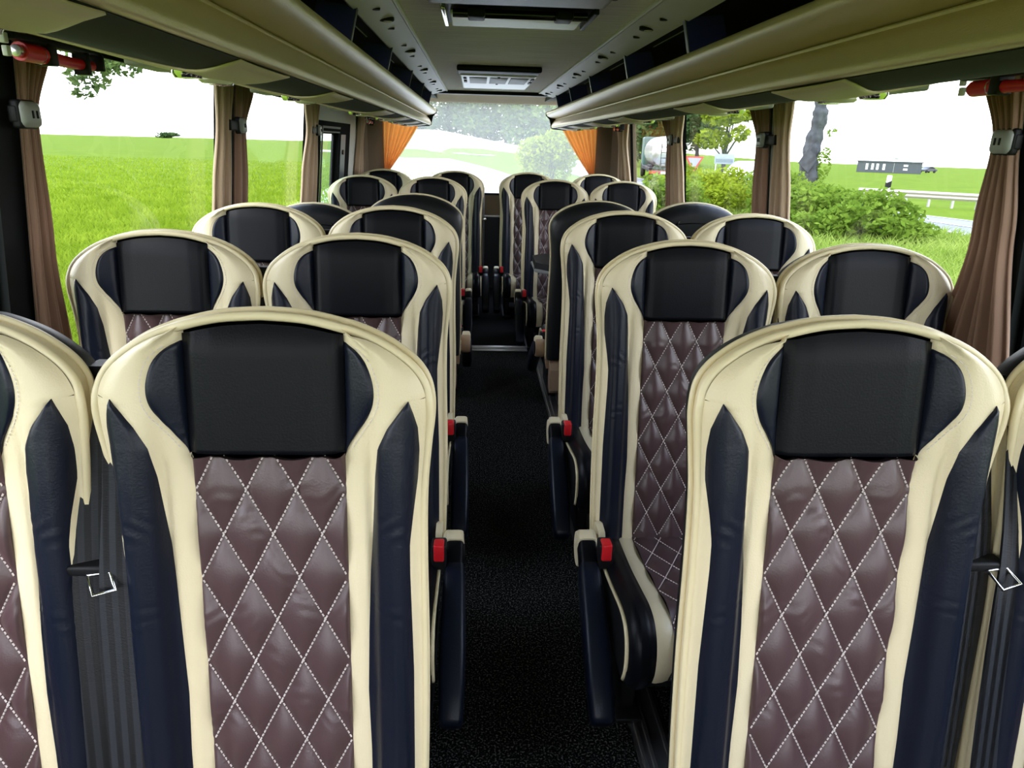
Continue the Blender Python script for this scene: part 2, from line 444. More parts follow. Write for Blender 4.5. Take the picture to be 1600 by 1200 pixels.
        arm_mb(0, 0, [(-.018, .012, .014, .002), (-.014, .0195, .024, .001), (.010, .0212, .030, 0), (.013, .018, .026, 0)]).build('armrest_cap', CREAM, ar, angle=60)
        # belt buckle with red release button
        bx = arm * .188
        b = MB(); b.box((bx - .017, -.245, .262), (bx + .017, -.205, .325), .006); bk = b.build('belt_buckle', PLAST, r, angle=35)
        b = MB(); b.box((bx - .0115, -.251, .287), (bx + .0115, -.218, .329), .004); b.build('release_button', RED, bk, angle=35)
    return r

def ribbon(pts, wdir, w, th=.0016):
    """webbing strand along pts with half width vector wdir*w/2"""
    b = MB(); rings = []
    P = [Vector(p) for p in pts]
    for i, p in enumerate(P):
        t = (P[min(i + 1, len(P) - 1)] - P[max(i - 1, 0)]).normalized()
        wd = Vector(wdir[i] if isinstance(wdir, list) else wdir); wd = (wd - t * wd.dot(t)).normalized(); n = t.cross(wd)
        ww = (w[i] if isinstance(w, list) else w) / 2
        rings.append([p - wd * ww + n * th, p + wd * ww + n * th, p + wd * ww - n * th, p - wd * ww - n * th])
    return b.loft(rings, True, True)

def add_belt(seat, side, strands=True, tw=1):
    """belt guide in the gap beside the seat (local side), two hanging strands and a tongue"""
    x = side * .212
    b = MB(); b.prism([(.005, .80), (.055, .79), (.075, .85), (.06, .885), (.02, .888), (.004, .85)], x - .024, x + .024)
    g = b.build('belt_guide', PLAST, seat, angle=30)
    b = MB(); b.tube([(x - .022, .004, .812), (x + .022, .004, .812)], .004, 8); b.build('guide_bar', CHROME, g)
    if not strands: return
    zs = lin(.83, .14, 16)
    bl = None
    for k, (dx, yo, wd) in enumerate(((-.020 , .0, (1, .45, 0)), (.022, -.012, (1, .2, 0)))):
        pts = []
        for i, z in enumerate(zs):
            t = i / 15
            pts.append((x + dx * (.7 + .9 * t) * tw + .006 * math.sin(t * 5 + k), base_y(z) + .012 + yo - .03 * t - .02 * sst(0, .3, t), z))
        w = [lerp(.028, .050, sst(0, .4, i / 15)) for i in range(16)]
        o = ribbon(pts, wd, w).build('seat_belt', WEB, seat, angle=30)
        if k == 0: bl = (o, pts)
    o, pts = bl
    p = pts[4]; cx, cy, cz = p
    b = MB(); b.box((cx - .030, cy - .016, cz - .007), (cx + .026, cy + .010, cz + .007), .004); t = b.build('belt_tongue', PLAST, o, angle=35)
    b = MB()
    fr = [(cx + .0, cy - .016, cz - .004), (cx + .014, cy - .034, cz - .022), (cx + .040, cy - .030, cz - .016), (cx + .028, cy - .014, cz - .002)]
    b.tube(fr, .0026, 8, closed=True); b.build('tongue_plate', CHROME, t, angle=60)

SEAT_PROTO = {}
def proto(kind, arm):
    if (kind, arm) not in SEAT_PROTO: SEAT_PROTO[(kind, arm)] = [make_seat(kind, arm), False]
    return SEAT_PROTO[(kind, arm)]
HX, DX = .375, .424
ROWS = {1: (.863, 0), 2: (1.614, 0), 3: (2.332, 0), 4: (3.16, PI), 5: (4.51, 0), 6: (5.30, 0)}
ORD = {1: 'first', 2: 'second', 3: 'third', 4: 'fourth', 5: 'fifth', 6: 'last'}
def seat_label(row, kind, sd):
    side = 'green field side' if sd < 0 else 'road side'
    where = f'beside the aisle, {side}' if kind == 'aisle' else f'beside the {side} windows'
    if row == 4:
        return f'seat turned backwards showing its black shell, {where}'
    if row == 6:
        return f'cream and black seat of the last row, {where}'
    return f'cream, black and brown quilted seat of the {ORD[row]} row, {where}'
SEATS = {}
for row, (y, rz) in ROWS.items():
    for sd in (-1, 1):
        for kind in ('window', 'aisle'):
            arm = 0
            if kind == 'aisle': arm = -sd if rz == 0 else sd
            key = ('rear' if row == 4 and kind == 'aisle' else kind, arm)
            pr = proto(*key)
            if not pr[1]: o = pr[0]; pr[1] = True
            else: o = copy_tree(pr[0])
            h, d = (HX, DX) if row != 6 else (.262, .508)
            x = sd * (h if kind == 'aisle' else h + d)
            if row == 1: x += .004 if sd > 0 else .004
            zz = 0
            yy = y
            if row == 4 and sd > 0: x += .042
            if row == 4:
                yy = y - (.0 if (kind == 'aisle' and sd < 0) else .02); zz = {(-1, 'aisle'): -.016, (-1, 'window'): -.062, (1, 'aisle'): -.028, (1, 'window'): -.026}[(sd, kind)]
            if row in (5,): zz = -.008
            o.location = (x, yy, zz); o.rotation_euler = (0, 0, rz)
            tag(o, seat_label(row, kind, sd), 'seat', f'coach seats of the {ORD[row]} row')
            SEATS[(row, sd, kind)] = o
# belts are added after copying so that only the seats that show one carry it
for row in (1, 2):
    for sd in (-1, 1): add_belt(SEATS[(row, sd, 'aisle')], sd, True, 1)
for sd in (-1, 1): add_belt(SEATS[(3, sd, 'aisle')], sd, False)
def aisle_belt(seat, x):
    pts = [(x, base_y(z) + .01 - .02 * i / 11, z) for i, z in enumerate(lin(.86, .3, 12))]
    o = ribbon(pts, (.3, 1, 0), .03).build('seat_belt', WEB, seat, angle=30)
    b = MB(); b.box((x - .008, -.05, .63), (x + .018, -.02, .645), .003); b.build('belt_tongue', CHROME, o)
aisle_belt(SEATS[(6, -1, 'aisle')], .206)

# ------------------------------------------------------------------ bus shell
Y0, Y1 = -1.45, 6.0
W0, TUM, ZW = 1.055, .1, .62
def wx(z): return W0 - TUM * (z - .75) if z > ZW else W0 - TUM * (ZW - .75)
b = MB(); b.box((-1.12, Y0, -.05), (1.12, 4.05, 0)); struct(b.build('floor', CARPET, smooth=False))
b = MB(); b.box((-1.12, 4.055, -.05), (1.12, Y1 + .05, .0)); struct(b.build('floor', mat('black rear carpet', (.008, .008, .009), .95, spec=.1, bump=.6, bscale=260), smooth=False))
b = MB(); b.box((-.2, 4.03, .001), (.2, 4.062, .006), .002); b.box((-.2, 4.062, .001), (.2, 4.085, .02), .003); struct(b.build('trim_1', ALU))
k = 2
for sd in (-1, 1):
    b = MB()
    for xo in (0, .018, .052):
        b.box((sd * (.232 + xo), -.3, .0005), (sd * (.240 + xo), 3.95, .010), .001)
    b.box((sd * .225, -.3, .0), (sd * .30, 3.95, .004))
    o = struct(b.build(f'trim_{k}', ALU)); k += 1
# ceiling
b = MB(); b.box((-.318, Y0, 1.500), (.318, 5.30, 1.53)); struct(b.build('ceiling', CEIL, smooth=False))
for sd in (-1, 1):
    b = MB(); b.prism([(sd * .312, 1.497), (sd * .415, 1.468), (sd * .425, 1.474), (sd * .32, 1.515)], Y0, 5.27, 'y')
    st = struct(b.build(f'trim_{k}', STRIP, angle=30)); k += 1
    b = MB(); b.tube([(sd * .318, Y0, 1.496), (sd * .318, 5.27, 1.496)], .006, 8); b.build('edge_bead', STRIP, st)
    yy = .75
    i = 0
    while yy < 5.2:
        def sp(t, off=.001): return (sd * lerp(.312, .415, t), lerp(1.497, 1.468, t) - off)
        X, Z = sp(.5)
        b = MB(); b.lathe([(.018, -.004), (.022, -.002), (.022, .006)], (X, yy, Z), 'z', 16); lm = b.build('reading_lamp', PLAST, st)
        b = MB(); b.lathe([(.003, -.0075), (.012, -.006), (.012, 0)], (X + .004, yy, Z), 'z', 12); b.build('lamp_lens', LAMP, lm)
        for dy in (-.17, .16):
            b = MB(); b.lathe([(.002, -.003), (.011, -.003), (.012, .004)], (X + sd * .006, yy + dy, Z - .0), 'z', 14); b.build('speaker_hole', PLAST, st)
        yy += .72; i += 1
    # dark roof over the rack
    b = MB(); b.prism([(sd * .415, 1.475), (sd * .62, 1.50), (sd * .98, 1.46), (sd * .98, 1.52), (sd * .42, 1.53)], Y0, Y1, 'y'); struct(b.build('ceiling', DARK, angle=30))
b = MB(); b.box((-.42, 5.275, 1.478), (.42, 5.36, 1.53), .01); b.box((-.42, 5.30, 1.53), (.42, Y1, 1.55)); struct(b.build(f'trim_{k}', PLAST)); k += 1
# rear header
b = MB(); b.prism([(5.94, 1.462), (5.99, 1.455), (6.0, 1.56), (5.36, 1.56), (5.36, 1.528), (5.8, 1.527)], -.62, .62); struct(b.build(f'trim_{k}', HEADER, angle=30)); k += 1

# side walls: lower wall, header, pillars, windows
PILL = [(1.43, 1.545), (2.705, 2.855), (4.06, 4.20)]
for sd, nm in ((-1, 'left'), (1, 'right')):
    b = MB(); b.prism([(sd * wx(ZW), ZW), (sd * wx(0), .05), (sd * wx(0), -.05), (sd * 1.14, -.45), (sd * 1.14, ZW)], Y0, Y1 + .05, 'y')
    b.prism([(sd * wx(1.35), 1.35), (sd * .9, 1.48), (sd * 1.08, 1.48), (sd * 1.08, 1.35)], Y0, Y1 + .05, 'y')
    w = struct(b.build(f'wall_{nm}', PILLAR, angle=30))
n = 1
def wall_quad(mb, sd, y0, y1, z0, z1, t0=0., t1=.04):
    mb.prism([(sd * (wx(z0) + t0), z0), (sd * (wx(z1) + t0), z1), (sd * (wx(z1) + t1), z1), (sd * (wx(z0) + t1), z0)], y0, y1, 'y')
for sd in (-1, 1):
    for i, (a, c) in enumerate(PILL):
        b = MB(); wall_quad(b, sd, a, c, ZW, 1.365, -.012, .022); p = struct(b.build(f'trim_{k}', PILLAR, smooth=False)); k += 1
        m_ = (a + c) / 2
        for o in ((-.038, -.016), (.006, .030)) if i else ():
            b = MB(); wall_quad(b, sd, m_ + o[0], m_ + o[1], ZW, 1.36, -.018, -.010); b.build('pillar_stripe', STRIPE, p, smooth=False)
def window(sd, y0, y1, z0=ZW, z1=1.352, glass=None):
    global n
    b = MB(); fw = .014
    for q in ((y0, y0 + fw, z0, z1), (y1 - fw, y1, z0, z1)): wall_quad(b, sd, *q, .008, .022)
    wall_quad(b, sd, y0, y1, z0, z0 + fw, .008, .022); wall_quad(b, sd, y0, y1, z1 - fw, z1, .008, .022)
    w = struct(b.build(f'window_{n}', RUBBER, smooth=False)); n += 1
    b = MB(); b.add([(sd * (wx(z) + .016), y, z) for y, z in ((y0, z0), (y1, z0), (y1, z1), (y0, z1))], [(0, 1, 2, 3)]); b.build('pane', glass or GLASS, w, smooth=False)
    return w
for sd in (-1, 1):
    window(sd, Y0 + .1, -.02); window(sd, .02, 1.43); window(sd, 1.545, 2.705); window(sd, 2.855, 4.06)
window(1, 4.20, 5.46)
for sd in (-1, 1):
    b = MB(); wall_quad(b, sd, -.03, .03, ZW, 1.365, -.012, .06); struct(b.build(f'trim_{k}', PILLAR, smooth=False)); k += 1
    b = MB(); wall_quad(b, sd, Y0, Y0 + .1, ZW, 1.365, -.012, .06); struct(b.build(f'trim_{k}', PILLAR, smooth=False)); k += 1
# left rear bay: grey surround, deep black emergency window
b = MB(); wall_quad(b, -1, 4.20, 5.62, 1.262, 1.365, -.012, .05); wall_quad(b, -1, 5.30, 5.62, ZW, 1.262, -.012, .05); struct(b.build(f'trim_{k}', TRIMG, smooth=False)); k += 1
w = window(-1, 4.33, 4.87, ZW, 1.205, GREEN)
b = MB()
for q in ((4.20, 4.33, ZW, 1.262), (4.87, 5.30, ZW, 1.262)): wall_quad(b, -1, *q, -.016, .03)
wall_quad(b, -1, 4.33, 4.87, 1.205, 1.262, -.016, .03)
b.build('emergency_frame', RUBBER, w, smooth=False)
b = MB(); wall_quad(b, -1, 4.35, 4.9, 1.222, 1.234, -.022, -.014); wall_quad(b, -1, 4.345, 4.36, ZW, 1.234, -.022, -.014); wall_quad(b, -1, 4.36, 4.88, 1.198, 1.206, -.022, -.014); b.build('frame_bead', STRIPE, w, smooth=False)
b = MB(); wall_quad(b, -1, 4.93, 5.10, ZW, 1.19, -.022, -.014); b.build('latch_plate', mat('dark slate plastic', (.03, .045, .055), .4), w, smooth=False)
b = MB(); b.lathe([(.004, -.006), (.016, -.004), (.016, .004)], (-(wx(1.08) - .026), 5.0, 1.08), 'x', 14); b.build('latch_knob', GLOSS, w)
# rear corner walls and rear wall
for sd in (-1, 1):
    b = MB(); wall_quad(b, sd, 5.46 if sd > 0 else 5.62, Y1 + .05, ZW, 1.365, -.012, .05)
    struct(b.build(f'trim_{k}', BROWNW, smooth=False)); k += 1
b = MB()
for sd in (-1, 1):
    b.prism([(sd * .835, 5.965), (sd * .96, 5.90), (sd * 1.05, 5.72), (sd * 1.1, 5.72), (sd * 1.1, 6.05), (sd * .835, 6.05)], .02, 1.48, 'z')
b.box((-1.0, 5.97, .60), (1.0, 6.05, .757)); b.box((-.9, 5.99, 1.468), (.9, 6.05, 1.56))
struct(b.build('wall_back', BROWNW, angle=30))
b = MB(); b.box((-1.0, 5.955, 0), (1.0, 5.972, .585)); struct(b.build(f'trim_{k}', DARK, smooth=False)); k += 1
b = MB(); b.box((-1.0, 5.95, .585), (1.0, 5.972, .602), .003); struct(b.build(f'trim_{k}', ALU)); k += 1
b = MB(); b.box((-.84, 5.985, .755), (.84, 6.02, .775)); b.box((-.84, 5.985, 1.46), (.84, 6.02, 1.475)); b.box((-.845, 5.985, .755), (-.83, 6.02, 1.47)); b.box((.83, 5.985, .755), (.845, 6.02, 1.47))
w = struct(b.build(f'window_{n}', PLAST, smooth=False)); n += 1
b = MB(); b.add([(-.835, 6.01, .76), (.835, 6.01, .76), (.835, 6.01, 1.465), (-.835, 6.01, 1.465)], [(0, 1, 2, 3)]); b.build('pane', RGLASS, w, smooth=False)
# front of the bus behind the viewer: dash bulkhead, windscreen
b = MB(); b.box((-1.1, Y0 - .03, -.4), (1.1, Y0, .45)); b.box((-1.1, Y0 - .03, 1.45), (1.1, Y0, 1.56)); struct(b.build('wall_front', PILLAR, smooth=False))
w = MB().box((-1.05, Y0 - .03, .45), (-1.0, Y0, 1.45)).box((1.0, Y0 - .03, .45), (1.05, Y0, 1.45)).build(f'window_{n}', PLAST, smooth=False); struct(w); n += 1
b = MB(); b.add([(-1.0, Y0 - .01, .45), (1.0, Y0 - .01, .45), (1.0, Y0 - .01, 1.45), (-1.0, Y0 - .01, 1.45)], [(0, 1, 2, 3)]); b.build('pane', GLASS, w, smooth=False)
# roof skin
b = MB(); b.box((-1.1, Y0, 1.565), (1.1, Y1 + .05, 1.60)); struct(b.build('roof', PILLAR, smooth=False))

# ------------------------------------------------------------------ luggage racks
YE = 5.72
UND = cat_rom([(.459, 1.281), (.50, 1.2735), (.54, 1.2705), (.60, 1.2735), (.70, 1.2915), (.80, 1.313), (.90, 1.334), (.97, 1.345)], 4)
def under(x): return interp(UND, x)  # underside height, bulging down between fascia and window
for sd, nm in ((-1, 'field'), (1, 'road')):
    side = 'above the green field side seats' if sd < 0 else 'above the road side seats'
    r = thing('luggage_rack', f'long champagne overhead luggage rack {side}', 'luggage rack', (sd * .7, 2, 1.3))
    off = Vector(r.location)
    def B(mb, name, m, parent=None, **kw):
        mb.v = [(x - off.x, y - off.y, z - off.z) for x, y, z in mb.v]
        return mb.build(name, m, parent or r, **kw)
    tubeP = cat_rom([(.50, 1.389), (.455, 1.399), (.428, 1.398), (.4145, 1.389), (.414, 1.375), (.430, 1.360), (.465, 1.349), (.500, 1.345)], 4)
    B(MB().prism([(sd * x, z) for x, z in tubeP], Y0, YE, 'y'), 'upper_rail', CHAMP, angle=50)
    low = cat_rom([(.505, 1.342), (.486, 1.3405), (.471, 1.328), (.461, 1.312), (.455, 1.297), (.4555, 1.287), (.461, 1.281), (.49, 1.281)], 4)
    B(MB().prism([(sd * x, z) for x, z in low], Y0, YE, 'y'), 'lower_fascia', CHAMP, angle=50)
    B(MB().tube([(sd * .484, Y0, 1.3412), (sd * .484, YE, 1.3412)], .0036, 6), 'fascia_bead', CHAMP)
    # underside fabric
    xs = lin(.470, .90, 14)
    B(MB().prism([(sd * x, under(x)) for x in xs] + [(sd * .97, 1.35), (sd * .97, 1.36), (sd * .50, 1.345)], Y0, YE, 'y'), 'underside_fabric', FABRIC, angle=50)
    # shelf mat with ribs and rear lining inside the rack
    B(MB().box((min(sd * .49, sd * .95), Y0, 1.345), (max(sd * .49, sd * .95), YE, 1.352)), 'shelf', DARK, smooth=False)
    for xo in (.62, .68, .74):
        B(MB().box((min(sd * xo, sd * (xo + .02)), Y0, 1.352), (max(sd * xo, sd * (xo + .02)), YE - .1, 1.364), .003), 'shelf_rib', CHAMP)
    # dark end cap
    cap = [(.50, 1.393), (.43, 1.402), (.409, 1.390), (.410, 1.37), (.44, 1.34), (.45, 1.3), (.452, 1.28), (.47, 1.272), (.55, 1.266), (.7, 1.287), (.9, 1.330), (.95, 1.35), (.95, 1.39)]
    B(MB().prism([(sd * x, z) for x, z in cap], YE, YE + .022, 'y'), 'end_cap', PLAST, angle=30)
    # upright dark blue dividers with a chrome edge
    for y in (.95, 1.95, 2.72, 3.55, 4.3, 5.0):
        d = B(MB().prism([(sd * .425, 1.395), (sd * .405, 1.475), (sd * .5, 1.487), (sd * .53, 1.392)], y, y + .022, 'y'), 'divider', BLUE, angle=30)
        mb = MB().tube([(sd * .424, y - .002, 1.396), (sd * .405, y - .002, 1.472)], .0014, 6)
        B(mb, 'divider_edge', STRIPE, d)
    for y in (1.05, 2.05, 2.85, 3.65, 4.4):
        B(MB().tube([(sd * .47, y, 1.482), (sd * .47, y + .5, 1.482)], .003, 6), 'net_rail', STRIPE)
    # beige service panels with air nozzles and lamps
    for (a, c) in ((-.34, 0), (.44, .775), (1.19, 1.485), (1.93, 2.22), (2.98, 3.32), (3.78, 4.10), (4.52, 4.84), (5.15, 5.42)):
        m_ = (a + c) / 2; hw = (c - a) / 2
        mb = MB()
        def pf(u, x):
            t = (x - .47) / .45
            ww = hw * (1 - .08 * t)
            return (sd * x, m_ + u * ww + .15 * sst(.46, .64, x) - .05 * max(0, u) ** 3 * t, under(x) - .002 - .004 * (1 - abs(u) ** 4) * math.sin(PI * min(1, .15 + .8 * t)))
        mb.grid(pf, lin(-1, 1, 21), lin(.468, .92, 18))
        p = B(mb, 'service_panel', PSU, angle=180, solid=.003)
        m2 = m_ + .13
        mb = MB().lathe([(.004, -.009), (.026, -.008), (.032, -.003), (.032, .006)], (sd * .60, m2, under(.60) - .005), 'z', 18); B(mb, 'lamp_lens', LAMP, p)
        for q in (-.085, .085):
            mb = MB().lathe([(.006, -.006), (.010, -.010), (.022, -.009), (.026, -.002), (.026, .006)], (sd * .62, m2 + q, under(.62) - .005), 'z', 16); B(mb, 'air_nozzle', CHROME, p)
        mb = MB().box((min(sd * .68, sd * .735), m2 - .07, under(.68) - .006), (max(sd * .68, sd * .735), m2 + .07, under(.735) + .004), .005); B(mb, 'button_row', GREYP, p)

# ------------------------------------------------------------------ ceiling hatch and vent
def R_(mb, name, m, parent, off, **kw):
    mb.v = [(x - off[0], y - off[1], z - off[2]) for x, y, z in mb.v]; return mb.build(name, m, parent, **kw)
o_ = (0, 2.0, 1.50)
r = thing('roof_hatch', 'black framed roof hatch with pale panel and two black clips', 'roof hatch', o_)
R_(MB().box((-.205, 1.80, 1.474), (.18, 2.155, 1.499), .01), 'hatch_frame', PLAST, r, o_, angle=35)
R_(MB().box((-.180, 1.945, 1.464), (.153, 2.137, 1.476), .004), 'hatch_panel', LENS, r, o_, angle=35)
R_(MB().tube([(-.172, 1.915, 1.463), (.155, 1.915, 1.463)], .010, 10), 'hatch_bar', GLOSS, r, o_)
for x in (-.115, .098): R_(MB().box((x - .021, 1.885, 1.452), (x + .021, 1.955, 1.476), .005), 'hatch_clip', PLAST, r, o_, angle=35)
for x in (-.194, .170): R_(MB().box((x - .006, 1.86, 1.461), (x + .006, 2.12, 1.476), .003), 'side_rail', CHROME if x < 0 else PLAST, r, o_)
o_ = (0, 1.5, 1.5)
r = thing('roof_console', 'dark blue black roof console at the top edge ahead of the hatch', 'console', o_)
R_(MB().box((-.225, 1.25, 1.447), (.17, 1.715, 1.499), .016), 'console_body', mat('dark carbon grain plastic', (.016, .022, .035), .4, bump=.4, bscale=250), r, o_, angle=35)
R_(MB().box((-.25, 1.25, 1.470), (.20, 1.745, 1.499), .01), 'console_plinth', PLAST, r, o_, angle=35)
o_ = (0, 4.1, 1.5)
r = thing('roof_vent', 'white roof vent with three grey grilles near the rear window', 'roof vent', o_)
R_(MB().box((-.205, 3.52, 1.474), (.185, 3.74, 1.499), .008), 'vent_cowl', PLAST, r, o_, angle=35)
R_(MB().box((-.196, 3.68, 1.468), (.180, 4.56, 1.498), .012), 'vent_frame', WHITE, r, o_, angle=35)
for i in range(3):
    x = -.150 + i * .102
    R_(MB().box((x, 3.78, 1.465), (x + .088, 4.13, 1.4695), .002), 'grille', GREYP, r, o_, angle=35)
for x in (-.172, .163):
    for y in (3.84, 4.02): R_(MB().box((x - .008, y - .05, 1.463), (x + .008, y + .05, 1.470), .003), 'vent_catch', PLAST, r, o_)
for y in (3.76, 4.15): R_(MB().box((-.012, y - .02, 1.463), (.0, y + .02, 1.47), .002), 'vent_button', PLAST, r, o_)

# ------------------------------------------------------------------ emergency hammers
def hammer(sd, y, x, z, label, flip=1):
    r = thing('emergency_hammer', label, 'emergency hammer', (sd * x, y, z), 0, 'emergency hammers')
    b = MB(); b.box((-.016, -.17, .012), (.016, .17, .026), .004); b.box((-.020, -.06, -.028), (.020, -.03, .018), .004); b.box((-.018, .09, -.034), (.018, .106, .016), .003)
    b.box((-.019, .155, -.02), (.019, .17, .02), .003); b.build('hammer_bracket', PLAST, r, angle=35)
    b = MB(); b.tube([(0, -.135, -.008), (0, -.06, -.008), (0, -.02, -.010), (0, .05, -.012), (0, .14, -.010)], [.019, .019, .014, .013, .012], 12); b.build('hammer_handle', RED, r, angle=50)
    b = MB(); b.tube([(0, -.15, -.008), (0, -.148, -.008), (0, -.13, -.008)], [.004, .012, .014], 10); b.build('hammer_tip', METAL, r)
    b = MB(); b.tube([(0, -.072, -.008), (0, -.066, -.008), (0, -.05, -.010)], [.02, .0185, .012], 10); b.build('hammer_collar', METAL, r)
    b = MB(); b.box((-.006, -.185, .002), (.006, -.172, .022), .002); b.box((-.006, -.182, -.022), (.006, -.169, -.002), .002); b.build('seal_tag', WHITE, r)
    if flip < 0: r.rotation_euler = (0, 0, PI)
    r.scale = (.82, .88, .82)
    return r
hammer(-1, 1.50, .90, 1.304, 'red emergency hammer in black bracket over the field side window')
hammer(1, 1.40, .90, 1.304, 'red emergency hammer in black bracket over the road side window', -1)
hammer(-1, 5.35, .86, 1.288, 'small red emergency hammer by the rear corner on the field side')
hammer(1, 5.35, .90, 1.288, 'small red emergency hammer by the rear corner on the road side', -1)

# ------------------------------------------------------------------ curtains
def curtain(sd, label, rows, m, folds=7, amp=.012, inset=.03, group='side window curtains'):
    """rows: (z, y_start, y_end) from top to bottom, hung just inside the wall"""
    zc = rows[-1][0]; ym = (rows[0][1] + rows[0][2]) / 2
    tab0 = [(-z, a) for z, a, c in rows]; tab1 = [(-z, c) for z, a, c in rows]
    zs = lin(rows[0][0], rows[-1][0], 60); us = lin(0, 1, folds * 10 + 1)
    b = MB(); base = (sd * wx(zc), ym, zc)
    def sm(tab, z):
        for (p, v), (q, w) in zip(tab, tab[1:]):
            if -z <= q: return v + (w - v) * sst(p, q, -z)
        return tab[-1][1]
    def fn(u, z):
        a, c = sm(tab0, z), sm(tab1, z); wd = abs(c - a)
        A = amp * (.45 + .55 * min(1, wd / .12))
        o = A * math.sin(2 * PI * folds * u + .6 * math.sin(5 * u)) + .35 * A * math.sin(2 * PI * folds * .5 * u + 1 + z * 2)
        return (sd * (wx(z) - inset + o) - base[0], a + (c - a) * (u + .02 * math.sin(9 * u + z * 4)) - base[1], z - base[2])
    b.grid(fn, us, zs); o = b.build('curtain', m, None, angle=180, solid=.0015); o.location = base
    return tag(o, label, 'curtain', group)
def tieback(sd, y, z, label, w=.06, strap=(-.05, .06), big=1.):
    x = wx(z) - .045
    r = thing('curtain_clip', label, 'curtain clip', (sd * x, y, z), 0, 'curtain clips on the pillars')
    b = MB(); b.box((-.014, -.030 * big, -.026 * big), (.014, .030 * big, .026 * big), .010); bd = b.build('clip_body', CLIP if big < 1.3 else PLAST, r, angle=60)
    for q in (-.007, .007):
        b = MB(); b.box((-sd * .0145 - .002, q - .002, -.007), (-sd * .0145 + .002, q + .002, .007), .001); b.build('clip_slot', PLAST, bd)
    b = MB(); b.box((min(sd * .0, sd * .02), strap[0], -.018 * big), (max(sd * .0, sd * .02), strap[1], .018 * big), .005); b.build('strap', PLAST, r, angle=50)
    b = MB(); b.box((min(-sd * .004, sd * .016), -.032 * big, -.029 * big), (max(-sd * .004, sd * .016), .032 * big, .029 * big), .006); b.build('clip_collar', PLAST, r, angle=50)
    return r
for sd, s in ((-1, 'field side'), (1, 'road side')):
    if sd < 0:
        curtain(sd, 'brown curtain tied back at the field side window edge, first pillar', [(1.35, 1.49, 1.60), (1.19, 1.49, 1.535), (.95, 1.49, 1.555), (.64, 1.49, 1.60)], CURTB, 5, .010)
        curtain(sd, 'tan curtain before the second field side pillar, gathered at a clip', [(1.35, 2.57, 2.70), (1.20, 2.585, 2.68), (1.0, 2.555, 2.69), (.64, 2.53, 2.69)], CURT, 4, .014)
        curtain(sd, 'brown curtain behind the second field side pillar', [(1.35, 2.77, 2.95), (1.20, 2.77, 2.86), (1.0, 2.77, 2.89), (.64, 2.76, 2.90)], CURTB, 4, .012)
        curtain(sd, 'narrow tan curtain at the third field side pillar before the emergency window', [(1.35, 3.86, 4.14), (1.20, 3.93, 4.10), (1.0, 3.86, 4.13), (.64, 3.84, 4.13)], CURT, 5, .014)
        curtain(sd, 'tan curtain hanging between emergency window and rear corner', [(1.35, 5.56, 5.80), (1.18, 5.58, 5.74), (.9, 5.54, 5.84), (.62, 5.52, 5.86)], CURT, 6, .018)
    else:
        curtain(sd, 'wide brown curtain flaring down at the first road side pillar', [(1.35, 1.47, 1.575), (1.20, 1.46, 1.52), (1.02, 1.44, 1.545), (.64, 1.39, 1.66)], CURTB, 8, .014, .035)
        curtain(sd, 'tan curtain before the second road side pillar, gathered at a clip', [(1.35, 2.56, 2.70), (1.20, 2.585, 2.68), (1.0, 2.565, 2.69), (.64, 2.545, 2.695)], CURT, 5, .014)
        curtain(sd, 'dark tan curtain behind the second road side pillar', [(1.35, 2.77, 2.95), (1.20, 2.77, 2.865), (1.0, 2.77, 2.89), (.64, 2.76, 2.90)], CURTB, 4, .010)
        curtain(sd, 'tan curtain before the third road side pillar', [(1.35, 3.92, 4.14), (1.20, 3.97, 4.12), (1.0, 3.94, 4.13), (.64, 3.90, 4.13)], CURT, 5, .014)
        curtain(sd, 'slim brown curtain behind the third road side pillar', [(1.35, 4.17, 4.36), (1.20, 4.17, 4.24), (1.0, 4.17, 4.27), (.64, 4.16, 4.30)], CURTB, 4, .010)
        curtain(sd, 'tan curtain hanging between the last road side window and rear corner', [(1.35, 5.36, 5.72), (1.18, 5.44, 5.66), (.9, 5.36, 5.74), (.62, 5.34, 5.76)], CURT, 6, .018)
    tieback(sd, 1.485, 1.197, f'black curtain clip on the first {s} pillar', strap=(-.03, .03), big=.9)
    tieback(sd, 2.785, 1.203, f'grey curtain clip on the second {s} pillar', strap=(-.115, .03))
    tieback(sd, 4.12, 1.206, f'small pale curtain clip on the third {s} pillar', strap=(-.14, .03))
def rear_curtain(sd, label):
    b = MB(); y = 5.93; base = (sd * .82, y, .80)
    def fn(u, v):
        z = lerp(1.42, .80, v)
        out = .842
        inn = lerp(.50, .805, sst(0, 1, v / .78) ** 1.0) if v < .78 else .805
        inn = lerp(.50, .80, min(1, v / .78) ** 1.25)
        x = out - (out - inn) * u
        return (sd * x - base[0], y + .012 * math.sin(2 * PI * 7 * u + 2 * v) + .006 * math.sin(2 * PI * 3 * u) - base[1], z - base[2])
    b.grid(fn, lin(0, 1, 70), lin(0, 1, 50)); o = b.build('curtain', ORANGE, None, angle=180, solid=.0015); o.location = base
    return tag(o, label, 'curtain', 'rear window curtains')
rear_curtain(-1, 'orange sunlit curtain drawn to the field side corner of the rear window')
rear_curtain(1, 'orange sunlit curtain drawn to the road side corner of the rear window')

